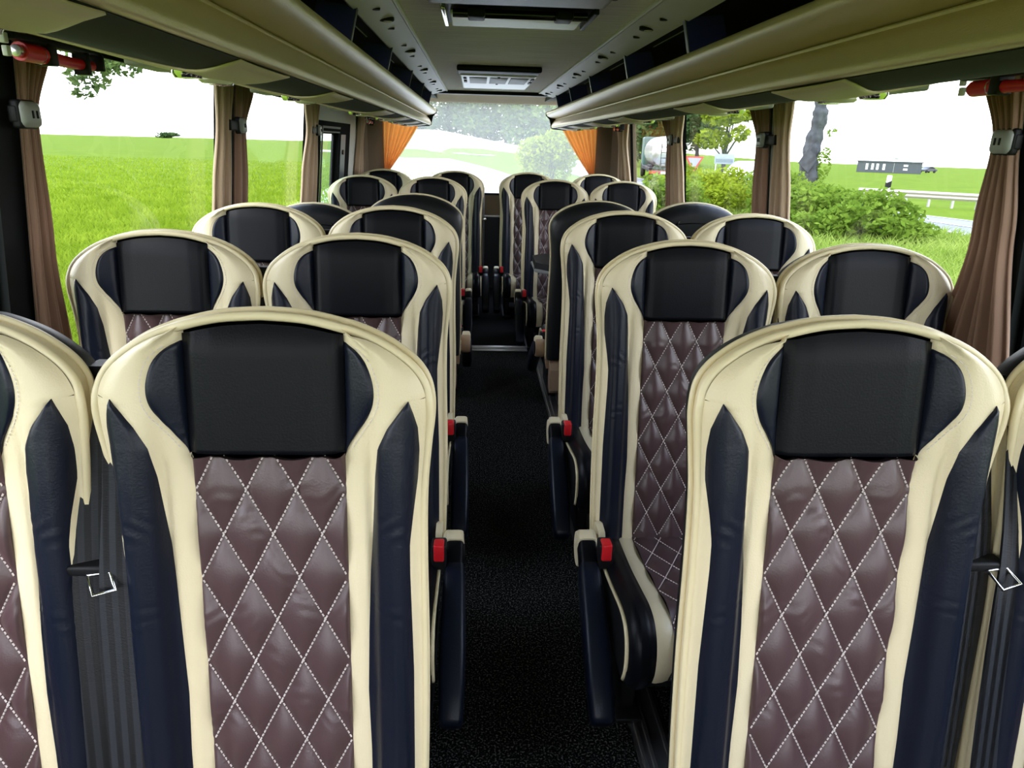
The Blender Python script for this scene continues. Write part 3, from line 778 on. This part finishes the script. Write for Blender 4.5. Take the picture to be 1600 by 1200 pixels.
# ------------------------------------------------------------------ tables between the facing seats
for sd, s in ((-1, 'field side'), (1, 'road side')):
    r = thing('folding_table', f'small black table with metal cup ring, {s} facing seats', 'table', (sd * .6, 3.84, .0), 0, 'tables between facing seats')
    poly = [(-.395, -.12), (-.33, -.20), (.36, -.20), (.36, .20), (-.33, .20), (-.395, .12)]
    b = MB(); b.prism([(sd * x, y) for x, y in poly], .545, .578, 'z'); tp = b.build('tabletop', PLAST, r, angle=30)
    b = MB(); b.tube([(sd * x, y, .536) for x, y in poly], .010, 8, closed=True); b.build('table_edge', STRIPE, tp)
    for y in (-.11, .11):
        b = MB(); b.tube([(sd * -.24 + .035 * math.cos(a), y + .035 * math.sin(a), .581) for a in lin(0, 2 * PI * 23 / 24, 24)], .004, 6, closed=True); b.build('cup_ring', CHROME, tp)
    b = MB(); b.box((sd * .34 - .03, -.03, .03), (sd * .34 + .03, .03, .545), .008); b.box((sd * .34 - .06, -.08, .001), (sd * .34 + .06, .08, .03), .006); b.build('table_leg', PLAST, r)

# ------------------------------------------------------------------ outdoors
GZ = -.75
def gheight(x, y):
    r = math.hypot(x, y); a = math.atan2(x, y)      # bearing from straight behind the bus, + towards the road
    h = GZ
    h -= .0105 * max(0, r - 25) * sst(.18, .45, a) * (1 if r < 420 else 420 / r)
    # low bank crossing behind the bus
    bk = sst(90, 150, y) * (1 - sst(.06, .2, a)) * sst(-.19, -.12, a)
    h += bk * (2.6 - 26 * min(.1, max(-.05, a)))
    return h
def grass_mat(name, c1, c2, sc, c3=None):
    m = bpy.data.materials.new(name); m.use_nodes = True; N = m.node_tree.nodes; L = m.node_tree.links; b = N['Principled BSDF']
    b.inputs['Roughness'].default_value = .9; b.inputs['Specular IOR Level'].default_value = .02
    g = N.new('ShaderNodeNewGeometry'); n1 = N.new('ShaderNodeTexNoise'); n1.inputs['Scale'].default_value = sc; n1.inputs['Detail'].default_value = 8
    L.new(g.outputs['Position'], n1.inputs['Vector'])
    r = N.new('ShaderNodeValToRGB'); r.color_ramp.elements[0].position = .3; r.color_ramp.elements[1].position = .7
    r.color_ramp.elements[0].color = (*c1, 1); r.color_ramp.elements[1].color = (*c2, 1)
    L.new(n1.outputs[0], r.inputs[0]); L.new(r.outputs[0], b.inputs['Base Color'])
    MATS[name] = m; return m
FIELD = grass_mat('bright green field', (.078, .128, .006), (.108, .160, .009), .55)
def ground():
    rs = [0, 3, 6, 9, 12, 16, 20, 25, 30, 36, 44, 54, 66, 80, 96, 115, 140, 170, 210, 260, 320, 420]
    na = 180; v = []; f = []
    for r in rs:
        for i in range(na):
            a = 2 * PI * i / na; x, y = r * math.sin(a), r * math.cos(a); v.append((x, y, gheight(x, y)))
    for j in range(len(rs) - 1):
        for i in range(na): f.append((j * na + i, j * na + (i + 1) % na, (j + 1) * na + (i + 1) % na, (j + 1) * na + i))
    return struct(MB().add(v, f).build('ground', FIELD, angle=180))
ground()
ROADM = mat('pale asphalt', (.15, .155, .165), .8, var=.1, vscale=.6)
LINEM = mat('white road line', (.8, .8, .78), .7)
def strip(path, w0, w1, m, name, dz):
    b = MB(); L_ = []
    P = cat_rom(path, 8)
    for i, (x, y) in enumerate(P):
        ax, ay = P[max(0, i - 1)]; bx, by = P[min(len(P) - 1, i + 1)]; l = math.hypot(bx - ax, by - ay); nx, ny = (by - ay) / l, -(bx - ax) / l
        L_.append((x, y, nx, ny))
    us = lin(w0, w1, 5)
    v = [(x + nx * u, y + ny * u, gheight(x + nx * u, y + ny * u) + dz) for x, y, nx, ny in L_ for u in us]
    n_ = 5; f = [(j * n_ + i, j * n_ + i + 1, (j + 1) * n_ + i + 1, (j + 1) * n_ + i) for j in range(len(L_) - 1) for i in range(n_ - 1)]
    o = MB().add(v, f).build(name, m, angle=180); return o
RPATH = [(19, -14), (16.2, 4), (14.0, 16), (13.0, 22), (11.4, 28), (9.6, 35), (8.2, 46), (9, 62), (14, 90)]
rd = struct(strip(RPATH, -1.9, 1.9, ROADM, 'road', .03))
for w in (-1.65, 0, 1.65):
    o = strip(RPATH, w - .05, w + .05, LINEM, 'road_line', .045); o.parent = rd
lay = struct(strip([(-.5, 9), (-.5, 18), (-1, 30), (-3.2, 55), (-8, 88)], -5.0, 4.2, mat('pale concrete apron', (.62, .62, .58), .8, var=.08, vscale=.4), 'pavement', .02))
far = struct(strip([(-24, 118), (-12, 119), (0, 118), (10, 112)], -60, 17, mat('pale stubble track', (.62, .60, .48), .85, var=.1, vscale=.2), 'path', .10))

def fast_mesh(name, V, Fq, m):
    me = bpy.data.meshes.new(name); nv = len(V); nf = len(Fq)
    me.vertices.add(nv); me.vertices.foreach_set('co', np.asarray(V, np.float32).ravel())
    k = Fq.shape[1]; me.loops.add(nf * k); me.loops.foreach_set('vertex_index', np.asarray(Fq, np.int32).ravel())
    me.polygons.add(nf); me.polygons.foreach_set('loop_start', np.arange(0, nf * k, k, dtype=np.int32)); me.polygons.foreach_set('loop_total', np.full(nf, k, np.int32))
    me.update(calc_edges=True); me.validate(); me.materials.append(m)
    o = bpy.data.objects.new(name, me); COL.objects.link(o); return o
def blades(pos, h, w, lean):
    n_ = len(pos); a = rng.uniform(0, 2 * PI, n_); d = np.stack([np.cos(a), np.sin(a), np.zeros(n_)], 1); b = rng.uniform(0, 2 * PI, n_)
    e = np.stack([np.cos(b), np.sin(b), np.zeros(n_)], 1) * (lean * rng.uniform(.3, 1, n_) * h)[:, None]
    up = np.stack([np.zeros(n_), np.zeros(n_), h], 1); W = d * w[:, None]
    V = np.stack([pos - W, pos + W, pos + W * .7 + up * .6 + e * .35, pos - W * .7 + up * .6 + e * .35, pos + up * .92 + e * 1.1], 1).reshape(-1, 3)
    i = np.arange(n_)[:, None] * 5
    F1 = i + np.array([[0, 1, 2, 3]]); F2 = i + np.array([[3, 2, 4, 4]])
    return V, F1, F2
def leaf_mat(name, c1, c2, tr=.35, sc=3):
    m = grass_mat(name, c1, c2, sc); N = m.node_tree.nodes; L = m.node_tree.links
    t = N.new('ShaderNodeBsdfTranslucent'); r = [x for x in N if x.type == 'VALTORGB'][0]; L.new(r.outputs[0], t.inputs[0])
    mx = N.new('ShaderNodeMixShader'); mx.inputs[0].default_value = tr; L.new(N['Principled BSDF'].outputs[0], mx.inputs[1]); L.new(t.outputs[0], mx.inputs[2]); L.new(mx.outputs[0], N['Material Output'].inputs[0])
    return m
CROP = leaf_mat('young crop leaves', (.125, .200, .008), (.26, .345, .03), .45, 1.2)
VERGE = leaf_mat('verge grass leaves', (.16, .25, .03), (.32, .40, .09), .4, 1.5)
def grass(name, m, n_, ymin, ymax, xf, h0, h1, w0, label, cat):
    y = rng.uniform(ymin, ymax, n_ * 3); t = rng.uniform(0, 1, n_ * 3); x = xf(y, t)
    r = np.hypot(x, y); keep = rng.uniform(0, 1, n_ * 3) < np.clip((9 / r) ** 1.3, 0, 1); x, y, r = x[keep][:n_], y[keep][:n_], r[keep][:n_]
    z = np.array([gheight(a, b) for a, b in zip(x, y)])
    h = rng.uniform(h0, h1, len(x)) * np.clip(14 / r, .35, 1) ** .5; w = w0 * np.clip(r / 9, .7, 3)
    V, F1, F2 = blades(np.stack([x, y, z], 1), h, w, .9)
    F2 = F2[:, :3]
    me_f = np.concatenate([F1, np.concatenate([F2, F2[:, 2:3]], 1)]) if False else F1
    # tips as a second quad fold: reuse the upper edge with the tip
    tip = np.concatenate([F2[:, :2], F2[:, 2:3]], 1)
    me = bpy.data.meshes.new(name); nv = len(V)
    me.vertices.add(nv); me.vertices.foreach_set('co', V.astype(np.float32).ravel())
    lo = np.concatenate([F1.ravel(), tip.ravel()]).astype(np.int32); me.loops.add(len(lo)); me.loops.foreach_set('vertex_index', lo)
    st = np.concatenate([np.arange(len(F1)) * 4, len(F1) * 4 + np.arange(len(tip)) * 3]).astype(np.int32); tt = np.concatenate([np.full(len(F1), 4), np.full(len(tip), 3)]).astype(np.int32)
    me.polygons.add(len(st)); me.polygons.foreach_set('loop_start', st); me.polygons.foreach_set('loop_total', tt)
    me.update(calc_edges=True); me.materials.append(m)
    o = bpy.data.objects.new(name, me); COL.objects.link(o); tag(o, label, cat, None, 'stuff')
grass('crop_grass', CROP, 190000, 1.5, 60, lambda y, t: -1.9 - t * (1.0 + y * 1.25), .08, .26, .008, 'bright green young crop growing in the field outside the windows', 'crop')
grass('verge_grass', VERGE, 70000, 3, 26, lambda y, t: 2.6 + t * np.minimum(8.6, 1.2 + y * .62), .14, .48, .008, 'tall pale green verge grass between the bus and the road', 'grass')

# leaves and trees
def leaf_cloud(name, m, blobs, n_, size, parent, off):
    """individual leaves filling ellipsoid clumps: blobs = [(x,y,z,rx,ry,rz)]"""
    B = np.array(blobs); vol = B[:, 3] * B[:, 4] * B[:, 5]; idx = rng.choice(len(B), n_, p=vol ** .7 / (vol ** .7).sum())
    d = rng.normal(size=(n_, 3)); d /= np.linalg.norm(d, axis=1)[:, None]; rad = rng.uniform(.35, 1, n_) ** .5
    P = B[idx, :3] + d * B[idx, 3:] * rad[:, None] - np.array(off)
    a = rng.normal(size=(n_, 3)); a[:, 2] *= .6; a /= np.linalg.norm(a, axis=1)[:, None]; c = np.cross(a, rng.normal(size=(n_, 3))); c /= np.linalg.norm(c, axis=1)[:, None]
    s = size * rng.uniform(.6, 1.3, n_)[:, None]; a = a * s; c = c * s * .5
    V = np.stack([P - a, P + c - a * .1, P + a, P - c - a * .1], 1).reshape(-1, 3); Fq = np.arange(n_)[:, None] * 4 + np.array([[0, 1, 2, 3]])
    o = fast_mesh(name, V, Fq, m); o.parent = parent; return o
BARK = mat('grey bark', (.040, .044, .048), .9, bump=1, bscale=12, var=.35, vscale=6)
LEAFY = leaf_mat('yellow green leaves', (.14, .20, .008), (.30, .36, .03), .4, 2)
LEAFD = leaf_mat('dark green leaves', (.03, .065, .022), (.08, .13, .04), .3, .5)
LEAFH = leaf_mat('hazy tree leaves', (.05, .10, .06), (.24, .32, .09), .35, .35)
LEAFM = leaf_mat('fresh green leaves', (.08, .15, .014), (.20, .29, .04), .4, 2)
def tree(x, y, H, R, m, label, nleaf, size, group, trunk=.25, nblob=14, low=.3, lean=(0, 0), name='tree', cat='tree'):
    z = gheight(x, y)
    r = thing(name, label, cat, (x, y, z), 0, group)
    blobs = []
    for i in range(nblob):
        a = random.uniform(0, 2 * PI); q = R * random.uniform(.15, .75); zz = H * random.uniform(low + .1, .92); k_ = R * random.uniform(.3, .55)
        blobs.append((q * math.cos(a), q * math.sin(a), zz, k_, k_, k_ * .8))
    b = MB(); b.tube([(0, 0, -.1), (.03 * R, 0, H * low * .6), (.0, .03 * R, H * low), (lean[0], lean[1], H * .75)], [trunk, trunk * .8, trunk * .7, trunk * .25], 10)
    for q in blobs[:6]: b.tube([(0, 0, H * low), (q[0] * .5, q[1] * .5, (H * low + q[2]) / 2), q[:3]], [trunk * .45, trunk * .25, trunk * .06], 6)
    b.build('trunk', BARK, r); leaf_cloud('crown', m, blobs, nleaf, size, r, (0, 0, 0)); return r
def shrub(x, y, R, H, m, label, nleaf, size, group=None):
    z = gheight(x, y); r = thing('shrub', label, 'shrub', (x, y, z), 0, group)
    blobs = [(R * random.uniform(-.7, .7), R * random.uniform(-.6, .6), H * random.uniform(.2, .75), R * random.uniform(.25, .5), R * random.uniform(.25, .5), H * random.uniform(.15, .28)) for _ in range(16)]
    b = MB()
    for q in blobs[:9]: b.tube([(q[0] * .3, q[1] * .3, -.05), (q[0] * .6, q[1] * .6, q[2] * .6), q[:3]], [.022, .014, .005], 5)
    b.build('stem', BARK, r); leaf_cloud('foliage', m, blobs, nleaf, size, r, (0, 0, 0)); return r
# grey ivy-clad trunk seen through the road side window
tx, ty = ground_at(1268, 26.5); tz = gheight(tx, ty)
r = thing('tree', 'thick knobbly grey tree trunk with ivy beyond the verge', 'tree', (tx, ty, tz))
b = MB(); P = [(0, 0, -.1), (.03, 0, .8), (-.03, 0, 1.5), (.05, .1, 2.2), (.1, 0, 2.9), (.06, 0, 3.4), (.1, 0, 4.2), (.12, .1, 6)]
PP = cat_rom(P, 6); b.tube(PP, [.33 - .012 * i / 3 + .025 * math.sin(i * 1.7) + .02 * math.sin(i * .8) for i in range(len(PP))], 14); b.build('trunk', BARK, r, angle=180)
leaf_cloud('ivy', LEAFM, [(.35, -.2, 1.5, .28, .2, .55), (.2, -.3, .6, .4, .3, .5), (.5, -.2, 2.5, .16, .1, .2)], 500, .07, r, (0, 0, 0))
b = MB(); b.add([(-.55, -.35, 1.55), (-.2, -.38, 1.25), (.05, -.38, 1.7), (-.28, -.35, 2.0), (-.55, -.32, 1.55), (-.2, -.33, 1.25), (.05, -.33, 1.7), (-.28, -.30, 2.0)], [(0, 1, 2, 3), (7, 6, 5, 4), (0, 4, 5, 1), (1, 5, 6, 2), (2, 6, 7, 3), (3, 7, 4, 0)]); b.build('nailed_board', BARK, r, smooth=False)
# shrubs along the verge
for u, dist, R, H, nl, lb in ((1345, 17.5, 1.5, 1.25, 4200, 'broad fresh green shrub below the road, right of the grey trunk'.replace(', right of', ' next to')), (1275, 19, 1.2, 1.25, 3000, 'leafy shrub at the foot of the grey trunk'), (1410, 17, .9, 1.0, 1500, 'low shrub beside the open strip of road'),
                              (1170, 23, 1.7, 1.55, 4200, 'yellow green hedge shrub under the white car roof'), (1110, 24, 1.6, 1.45, 4200, 'yellow green hedge shrub below the red rimmed sign'), (1055, 20, 1.0, 1.4, 2400, 'dark green hedge shrub nearest the tanker'.replace('nearest', 'below')), (1225, 21, 1.2, 1.5, 2500, 'hedge shrub behind the second road side pillar')):
    x, y = ground_at(u, dist); shrub(x, y, R, H, LEAFY if 1100 <= u < 1200 else LEAFM, lb, nl, .075, 'verge shrubs')
# trees behind and beside
for u, dist, H, R, m, lb in ((1005, 75, 11, 5, LEAFD, 'dark green roadside tree by the rear corner'), (1035, 90, 12, 5.5, LEAFD, 'dark green roadside tree behind the tanker'), (1062, 100, 12, 5, LEAFD, 'dark green roadside tree at the edge of the third road side pillar'),
                             (1088, 48, 7.0, 1.9, LEAFD, 'slim roadside tree with bare trunk above the red rimmed sign'), (1132, 46, 6.5, 1.7, LEAFY, 'bright yellow green tree added for a window reflection above the notice board')):  # yellow green tree is added, standing in for a reflection on the glass
    x, y = ground_at(u, dist); tree(x, y, H, R, m, lb, 4200, .17 if dist < 60 else .35, 'roadside trees', .16, 16, (.34 if u < 1100 else .22) if dist < 60 else .05)
for i, (u, dist, H, R) in enumerate(((655, 190, 22, 9), (700, 205, 23, 10), (745, 195, 21, 9), (790, 210, 24, 10), (835, 190, 22, 9), (880, 180, 20, 9), (925, 170, 20, 8), (610, 200, 21, 9))):
    x, y = ground_at(u, dist)
    nth = ('second', 'third', 'fourth', 'fifth', 'sixth', 'seventh', 'eighth', 'first')[i]
    tree(x, y, H, R, LEAFH, f'hazy tall tree seen through the rear window, {nth} from the field side', 5500, .6, 'trees behind the bus', .4, 30, -.06)
x, y = ground_at(852, 36); shrub(x, y, 1.75, 3.1, LEAFY, 'big yellow green bush outside the rear window, road side', 6000, .11)
x, y = ground_at(690, 120); tree(x - 9, y, 11, 4, LEAFY, 'pale yellow tree top beside the end of the field side rack', 3000, .35, None, .25, 12, .2)
x, y = ground_at(262, 330); shrub(x, y, 5, 2.6, LEAFD, 'tiny dark bush on the field horizon', 800, .5)
# tree with a twig hanging into view above the field
bx, by = ground_at(165, 7.5); wz = 2.0
sx_, sy_ = ground_at(20, 7.4)
r = thing('tree', 'leafy twigs hanging down from the roadside tree above the field', 'tree', (sx_ - .6, sy_ - 1.2, GZ))
b = MB(); off = Vector(r.location)
b.tube([(0, 0, -.1), (.1, .1, 2), (.2, .2, 3.6), (.3, .3, 5)], [.22, .18, .15, .08], 10); b.build('trunk', BARK, r)
b = MB()
tw = []
for (u, v, d) in ((118, 118, 7.4), (135, 150, 7.5), (150, 130, 7.6), (175, 105, 7.5), (205, 110, 7.6), (160, 100, 7.4), (190, 96, 7.5), (215, 98, 7.7)):
    dd = bearing(u, v); h = math.hypot(dd.x, dd.y); p = Vector((CX + dd.x / h * d, dd.y / h * d, CZ + dd.z / h * d)) - off; tw.append(p)
top = Vector((bx, by, 2.45)) - off
b.tube([(.2, .2, 3.3), (.8, .6, 3.6), top + Vector((0, 0, .35)), top], [.06, .045, .02, .012], 6)
for p in tw: b.tube([top, (top + p) / 2 + Vector((0, 0, .05)), p], [.010, .006, .003], 5)
b.build('branch', BARK, r)
leaf_cloud('twig_leaves', leaf_mat('grey green leaves', (.07, .11, .05), (.15, .22, .06), .25, 6), [(*((p * .9 + top * .1)), .13, .13, .15) for p in tw], 800, .035, r, (0, 0, 0))

# crash barrier, marker post, container building, vehicles, signs
p0 = ground_at(1352, 34); p1 = ground_at(1640, 33.0)
r = thing('crash_barrier', 'long low grey crash barrier along the far road edge', 'crash barrier', (p0[0], p0[1], gheight(*p0)))
def rel(t): return (lerp(0, p1[0] - p0[0], t), lerp(0, p1[1] - p0[1], t), gheight(lerp(p0[0], p1[0], t), lerp(p0[1], p1[1], t)) - r.location.z)
b = MB(); b.loft([[(q[0], q[1], q[2] + z) if not dy else (q[0] - .05, q[1] - .05, q[2] + z) for z, dy in ((.30, 0), (.38, 1), (.45, 0), (.52, 1), (.60, 0), (.60, 0), (.30, 0))] for q in (rel(t) for t in lin(0, 1, 12))], True, True); b.build('barrier_rail', mat('weathered galvanised rail', (.36, .33, .28), .6), r)
for t in lin(.03, .97, 8):
    q = rel(t); b = MB(); b.box((q[0], q[1] + .03, q[2] - .1), (q[0] + .08, q[1] + .11, q[2] + .58)); b.build('barrier_post', ALU, r, smooth=False)
x, y = ground_at(1397, 33)
r = thing('marker_post', 'white roadside marker post with slanted black band', 'marker post', (x, y, gheight(x, y)))
b = MB(); b.box((-.09, -.05, -.1), (.09, .05, 1.15), .03); b.build('post', WHITE, r, angle=40)
b = MB(); b.prism([(-.095, .62), (.095, .70), (.095, .95), (-.095, .87)], -.055, .055, 'y'); b.build('black_band', PLAST, r, smooth=False)
x, y = ground_at(1394, 130); z = gheight(x, y)
d = bearing(1394, 240); rz = -math.atan2(d.x, d.y)
r = thing('container_building', 'long dark grey container building with white windows across the field', 'building', (x, y, z), rz)
b = MB(); b.box((-4.6, -1, -.3), (4.4, 2, 1.6)); b.box((-4.7, -1.1, 1.6), (4.5, 2.1, 1.75)); b.build('container_body', mat('dark grey cladding', (.05, .06, .065), .7), r, smooth=False)
for wx_ in (-3.2, -2.4, -1.7, -.8):
    w = MB().box((wx_ - .17, -1.06, .45), (wx_ + .17, -.98, 1.35)).build('window', WHITE, r, smooth=False)
    MB().box((wx_ - .08, -1.08, .6), (wx_ + .08, -1.05, 1.2)).build('pane', CLIP, w, smooth=False)
for z_ in (.5, 1.05): MB().box((1.9, -1.06, z_), (2.5, -.98, z_ + .25)).build('wall_sign', WHITE, r, smooth=False)
MB().box((.55, -1.04, .1), (.62, -.98, 1.5)).build('panel_joint', CLIP, r, smooth=False)
b = MB(); b.tube([(.75, 0, 1.7), (.75, 0, 2.35)], .03, 6); b.box((.45, -.03, 2.0), (1.0, .03, 2.3)); b.build('flag', CLIP, r, smooth=False)

def car(x, y, rz, paint, label, s=1.):
    r = thing('car', label, 'car', (x, y, gheight(x, y) + .03), rz)
    prof = [(-2.05, .35), (-2.1, .6), (-2.0, .85), (-1.45, .92), (-.75, 1.38), (.35, 1.42), (1.15, .95), (1.95, .80), (2.1, .55), (2.05, .32)]
    prof = [(a * s, c * s) for a, c in cat_rom(prof, 4)]
    b = MB(); rings = [[(xx, a, lerp(.6 * s, c, k_) if c > .9 * s or k_ < 1 else c) for a, c in prof] for xx, k_ in ((-.82 * s, .9), (-.72 * s, 1), (.72 * s, 1), (.82 * s, .9))]
    b.loft(rings, True, True); b.build('car_body', paint, r, angle=40)
    for sg in (-1, 1):
        b = MB(); b.prism([(-1.2 * s, .98 * s), (-.68 * s, 1.3 * s), (.32 * s, 1.33 * s), (.9 * s, .98 * s)], sg * .80 * s - .015, sg * .80 * s + .015); b.build('side_window', GLOSS, r, smooth=False)
        for q in (-1.3, 1.3):
            b = MB(); b.lathe([(.1 * s, -.1), (.3 * s, -.1), (.32 * s, -.05), (.32 * s, .05), (.3 * s, .1), (.1 * s, .1)], (sg * .75 * s, q * s, .31 * s), 'x', 18); b.build('wheel', PLAST, r, angle=40)
    return r
x, y = ground_at(1181, 34); car(x, y, .2, mat('white car paint', (.8, .82, .84), .25), 'white car roof showing over the hedge')
x, y = ground_at(1455, 150); car(x, y, 1.9, mat('dark car paint', (.04, .045, .055), .3), 'small dark vehicle beside the container building', .75)

x, y = ground_at(1043, 43); d = bearing(1043, 240)
r = thing('tanker_truck', 'silver tanker truck with dark chassis driving away on the road', 'truck', (x, y, gheight(x, y) + .03), -math.atan2(d.x, d.y) + .1)
b = MB(); b.lathe([(.05, 0), (.6, .06), (.85, .22), (.88, 1), (.88, 6), (.7, 6.3), (.05, 6.4)], (0, 0, 1.62), 'y', 28); b.build('tank', METAL, r, angle=40)
b = MB(); b.box((-.95, .1, .55), (.95, 6.5, .78), .04); b.build('chassis', PLAST, r, angle=40)
b = MB(); b.box((-.98, -.05, .42), (.98, .10, .62), .03); bp = b.build('rear_bumper', mat('dark red bumper', (.22, .03, .03), .5), r, angle=40)
for q in (-.75, .75): MB().box((q - .16, -.08, .46), (q + .16, -.04, .58)).build('tail_lamp', RED, bp, smooth=False)
MB().box((-.28, -.08, .44), (.28, -.05, .56)).build('number_plate', WHITE, bp, smooth=False)
b = MB(); b.box((-.9, 6.7, .6), (.9, 8.3, 2.5), .12); b.build('cab', mat('green truck paint', (.04, .10, .08), .4), r, angle=40)
b = MB(); b.tube([(-.35, -.02, .75), (-.35, -.02, 2.3)], .02, 6); b.tube([(-.05, -.02, .75), (-.05, -.02, 2.3)], .02, 6)
for z_ in (1, 1.3, 1.6, 1.9, 2.2): b.tube([(-.35, -.02, z_), (-.05, -.02, z_)], .015, 6)
b.build('ladder', PLAST, r)
for q in (-.78, .78):
    for yy in (.9, 1.9, 7.4):
        b = MB(); b.lathe([(.15, -.14), (.42, -.14), (.46, -.08), (.46, .08), (.42, .14), (.15, .14)], (q, yy, .46), 'x', 18); b.build('wheel', PLAST, r, angle=40)

x, y = ground_at(1086, 30); z = gheight(x, y); d = bearing(1086, 240)
r = thing('yield_sign', 'red rimmed triangular road sign pointing down above the hedge', 'road sign', (x, y, z), -math.atan2(d.x, d.y))
dd = bearing(1086, 253); h = math.hypot(dd.x, dd.y); zc = CZ + dd.z / h * 30 - z
def tri(s): return [(s * math.cos(a), zc + s * math.sin(a)) for a in (-PI / 2, PI / 6, 5 * PI / 6)]
b = MB(); b.prism(tri(.42), -.012, .012, 'y'); pl = b.build('sign_plate', mat('red sign rim', (.45, .05, .04), .5), r, smooth=False)
b = MB(); b.prism(tri(.30), -.018, -.013, 'y'); b.build('sign_face', mat('sign grey face', (.26, .28, .31), .5), pl, smooth=False)
b = MB(); b.tube([(0, .03, -.2), (0, .03, zc + .15)], .03, 8); b.build('sign_post', ALU, r)
x, y = ground_at(1133, 34); z = gheight(x, y); d = bearing(1133, 240)
r = thing('notice_board', 'pale notice board on two posts beyond the hedge', 'notice board', (x, y, z), -math.atan2(d.x, d.y))
dd = bearing(1133, 249); h = math.hypot(dd.x, dd.y); zc = CZ + dd.z / h * 34 - z
b = MB(); b.box((-.42, -.02, zc - .2), (.42, .02, zc + .22), .01); bd = b.build('board', mat('pale blue grey board', (.22, .26, .29), .5), r, angle=40)
b = MB(); b.box((-.36, -.026, zc - .13), (.36, -.021, zc + .02)); b.build('board_print', mat('faded print', (.13, .16, .18), .6), bd, smooth=False)
for q in (-.34, .34):
    b = MB(); b.tube([(q, .04, -.2), (q, .04, zc + .2)], .025, 8); b.build('board_post', ALU, r)

# ------------------------------------------------------------------ light
w = bpy.data.worlds.new('overcast sky'); S.world = w; w.use_nodes = True
N = w.node_tree.nodes; L = w.node_tree.links; bg = N['Background']
tc = N.new('ShaderNodeTexCoord'); sp = N.new('ShaderNodeSeparateXYZ'); L.new(tc.outputs['Generated'], sp.inputs[0])
r = N.new('ShaderNodeValToRGB'); e = r.color_ramp.elements
e[0].position = 0; e[0].color = (.95, .97, 1, 1); e[1].position = .75; e[1].color = (.55, .68, .95, 1)
m_ = e.new(.18); m_.color = (.90, .94, 1, 1)
nz = N.new('ShaderNodeTexNoise'); nz.inputs['Scale'].default_value = 2.2; nz.inputs['Detail'].default_value = 4
mp = N.new('ShaderNodeMapping'); mp.inputs['Scale'].default_value = (1, 1, 3.5); L.new(tc.outputs['Generated'], mp.inputs[0]); L.new(mp.outputs[0], nz.inputs['Vector'])
mr = N.new('ShaderNodeMapRange'); mr.inputs[3].default_value = .9; mr.inputs[4].default_value = 1.1; L.new(nz.outputs[0], mr.inputs[0])
mul = N.new('ShaderNodeVectorMath'); mul.operation = 'SCALE'; L.new(sp.outputs[2], r.inputs[0]); L.new(r.outputs[0], mul.inputs[0]); L.new(mr.outputs[0], mul.inputs['Scale'])
L.new(mul.outputs[0], bg.inputs[0]); bg.inputs[1].default_value = 5.0
sun = bpy.data.lights.new('sun', 'SUN'); sun.energy = 2.2; sun.angle = math.radians(25); sun.color = (1, .96, .88)
so = bpy.data.objects.new('sun', sun); COL.objects.link(so); so.rotation_euler = (math.radians(48), 0, math.radians(-35))
S.view_settings.view_transform = 'Standard'; S.view_settings.look = 'None'; S.view_settings.exposure = .18; S.view_settings.gamma = 1; S.view_settings.use_curve_mapping = False
S.cycles.max_bounces = 10; S.cycles.diffuse_bounces = 5; S.cycles.transparent_max_bounces = 12; S.cycles.sample_clamp_indirect = 8
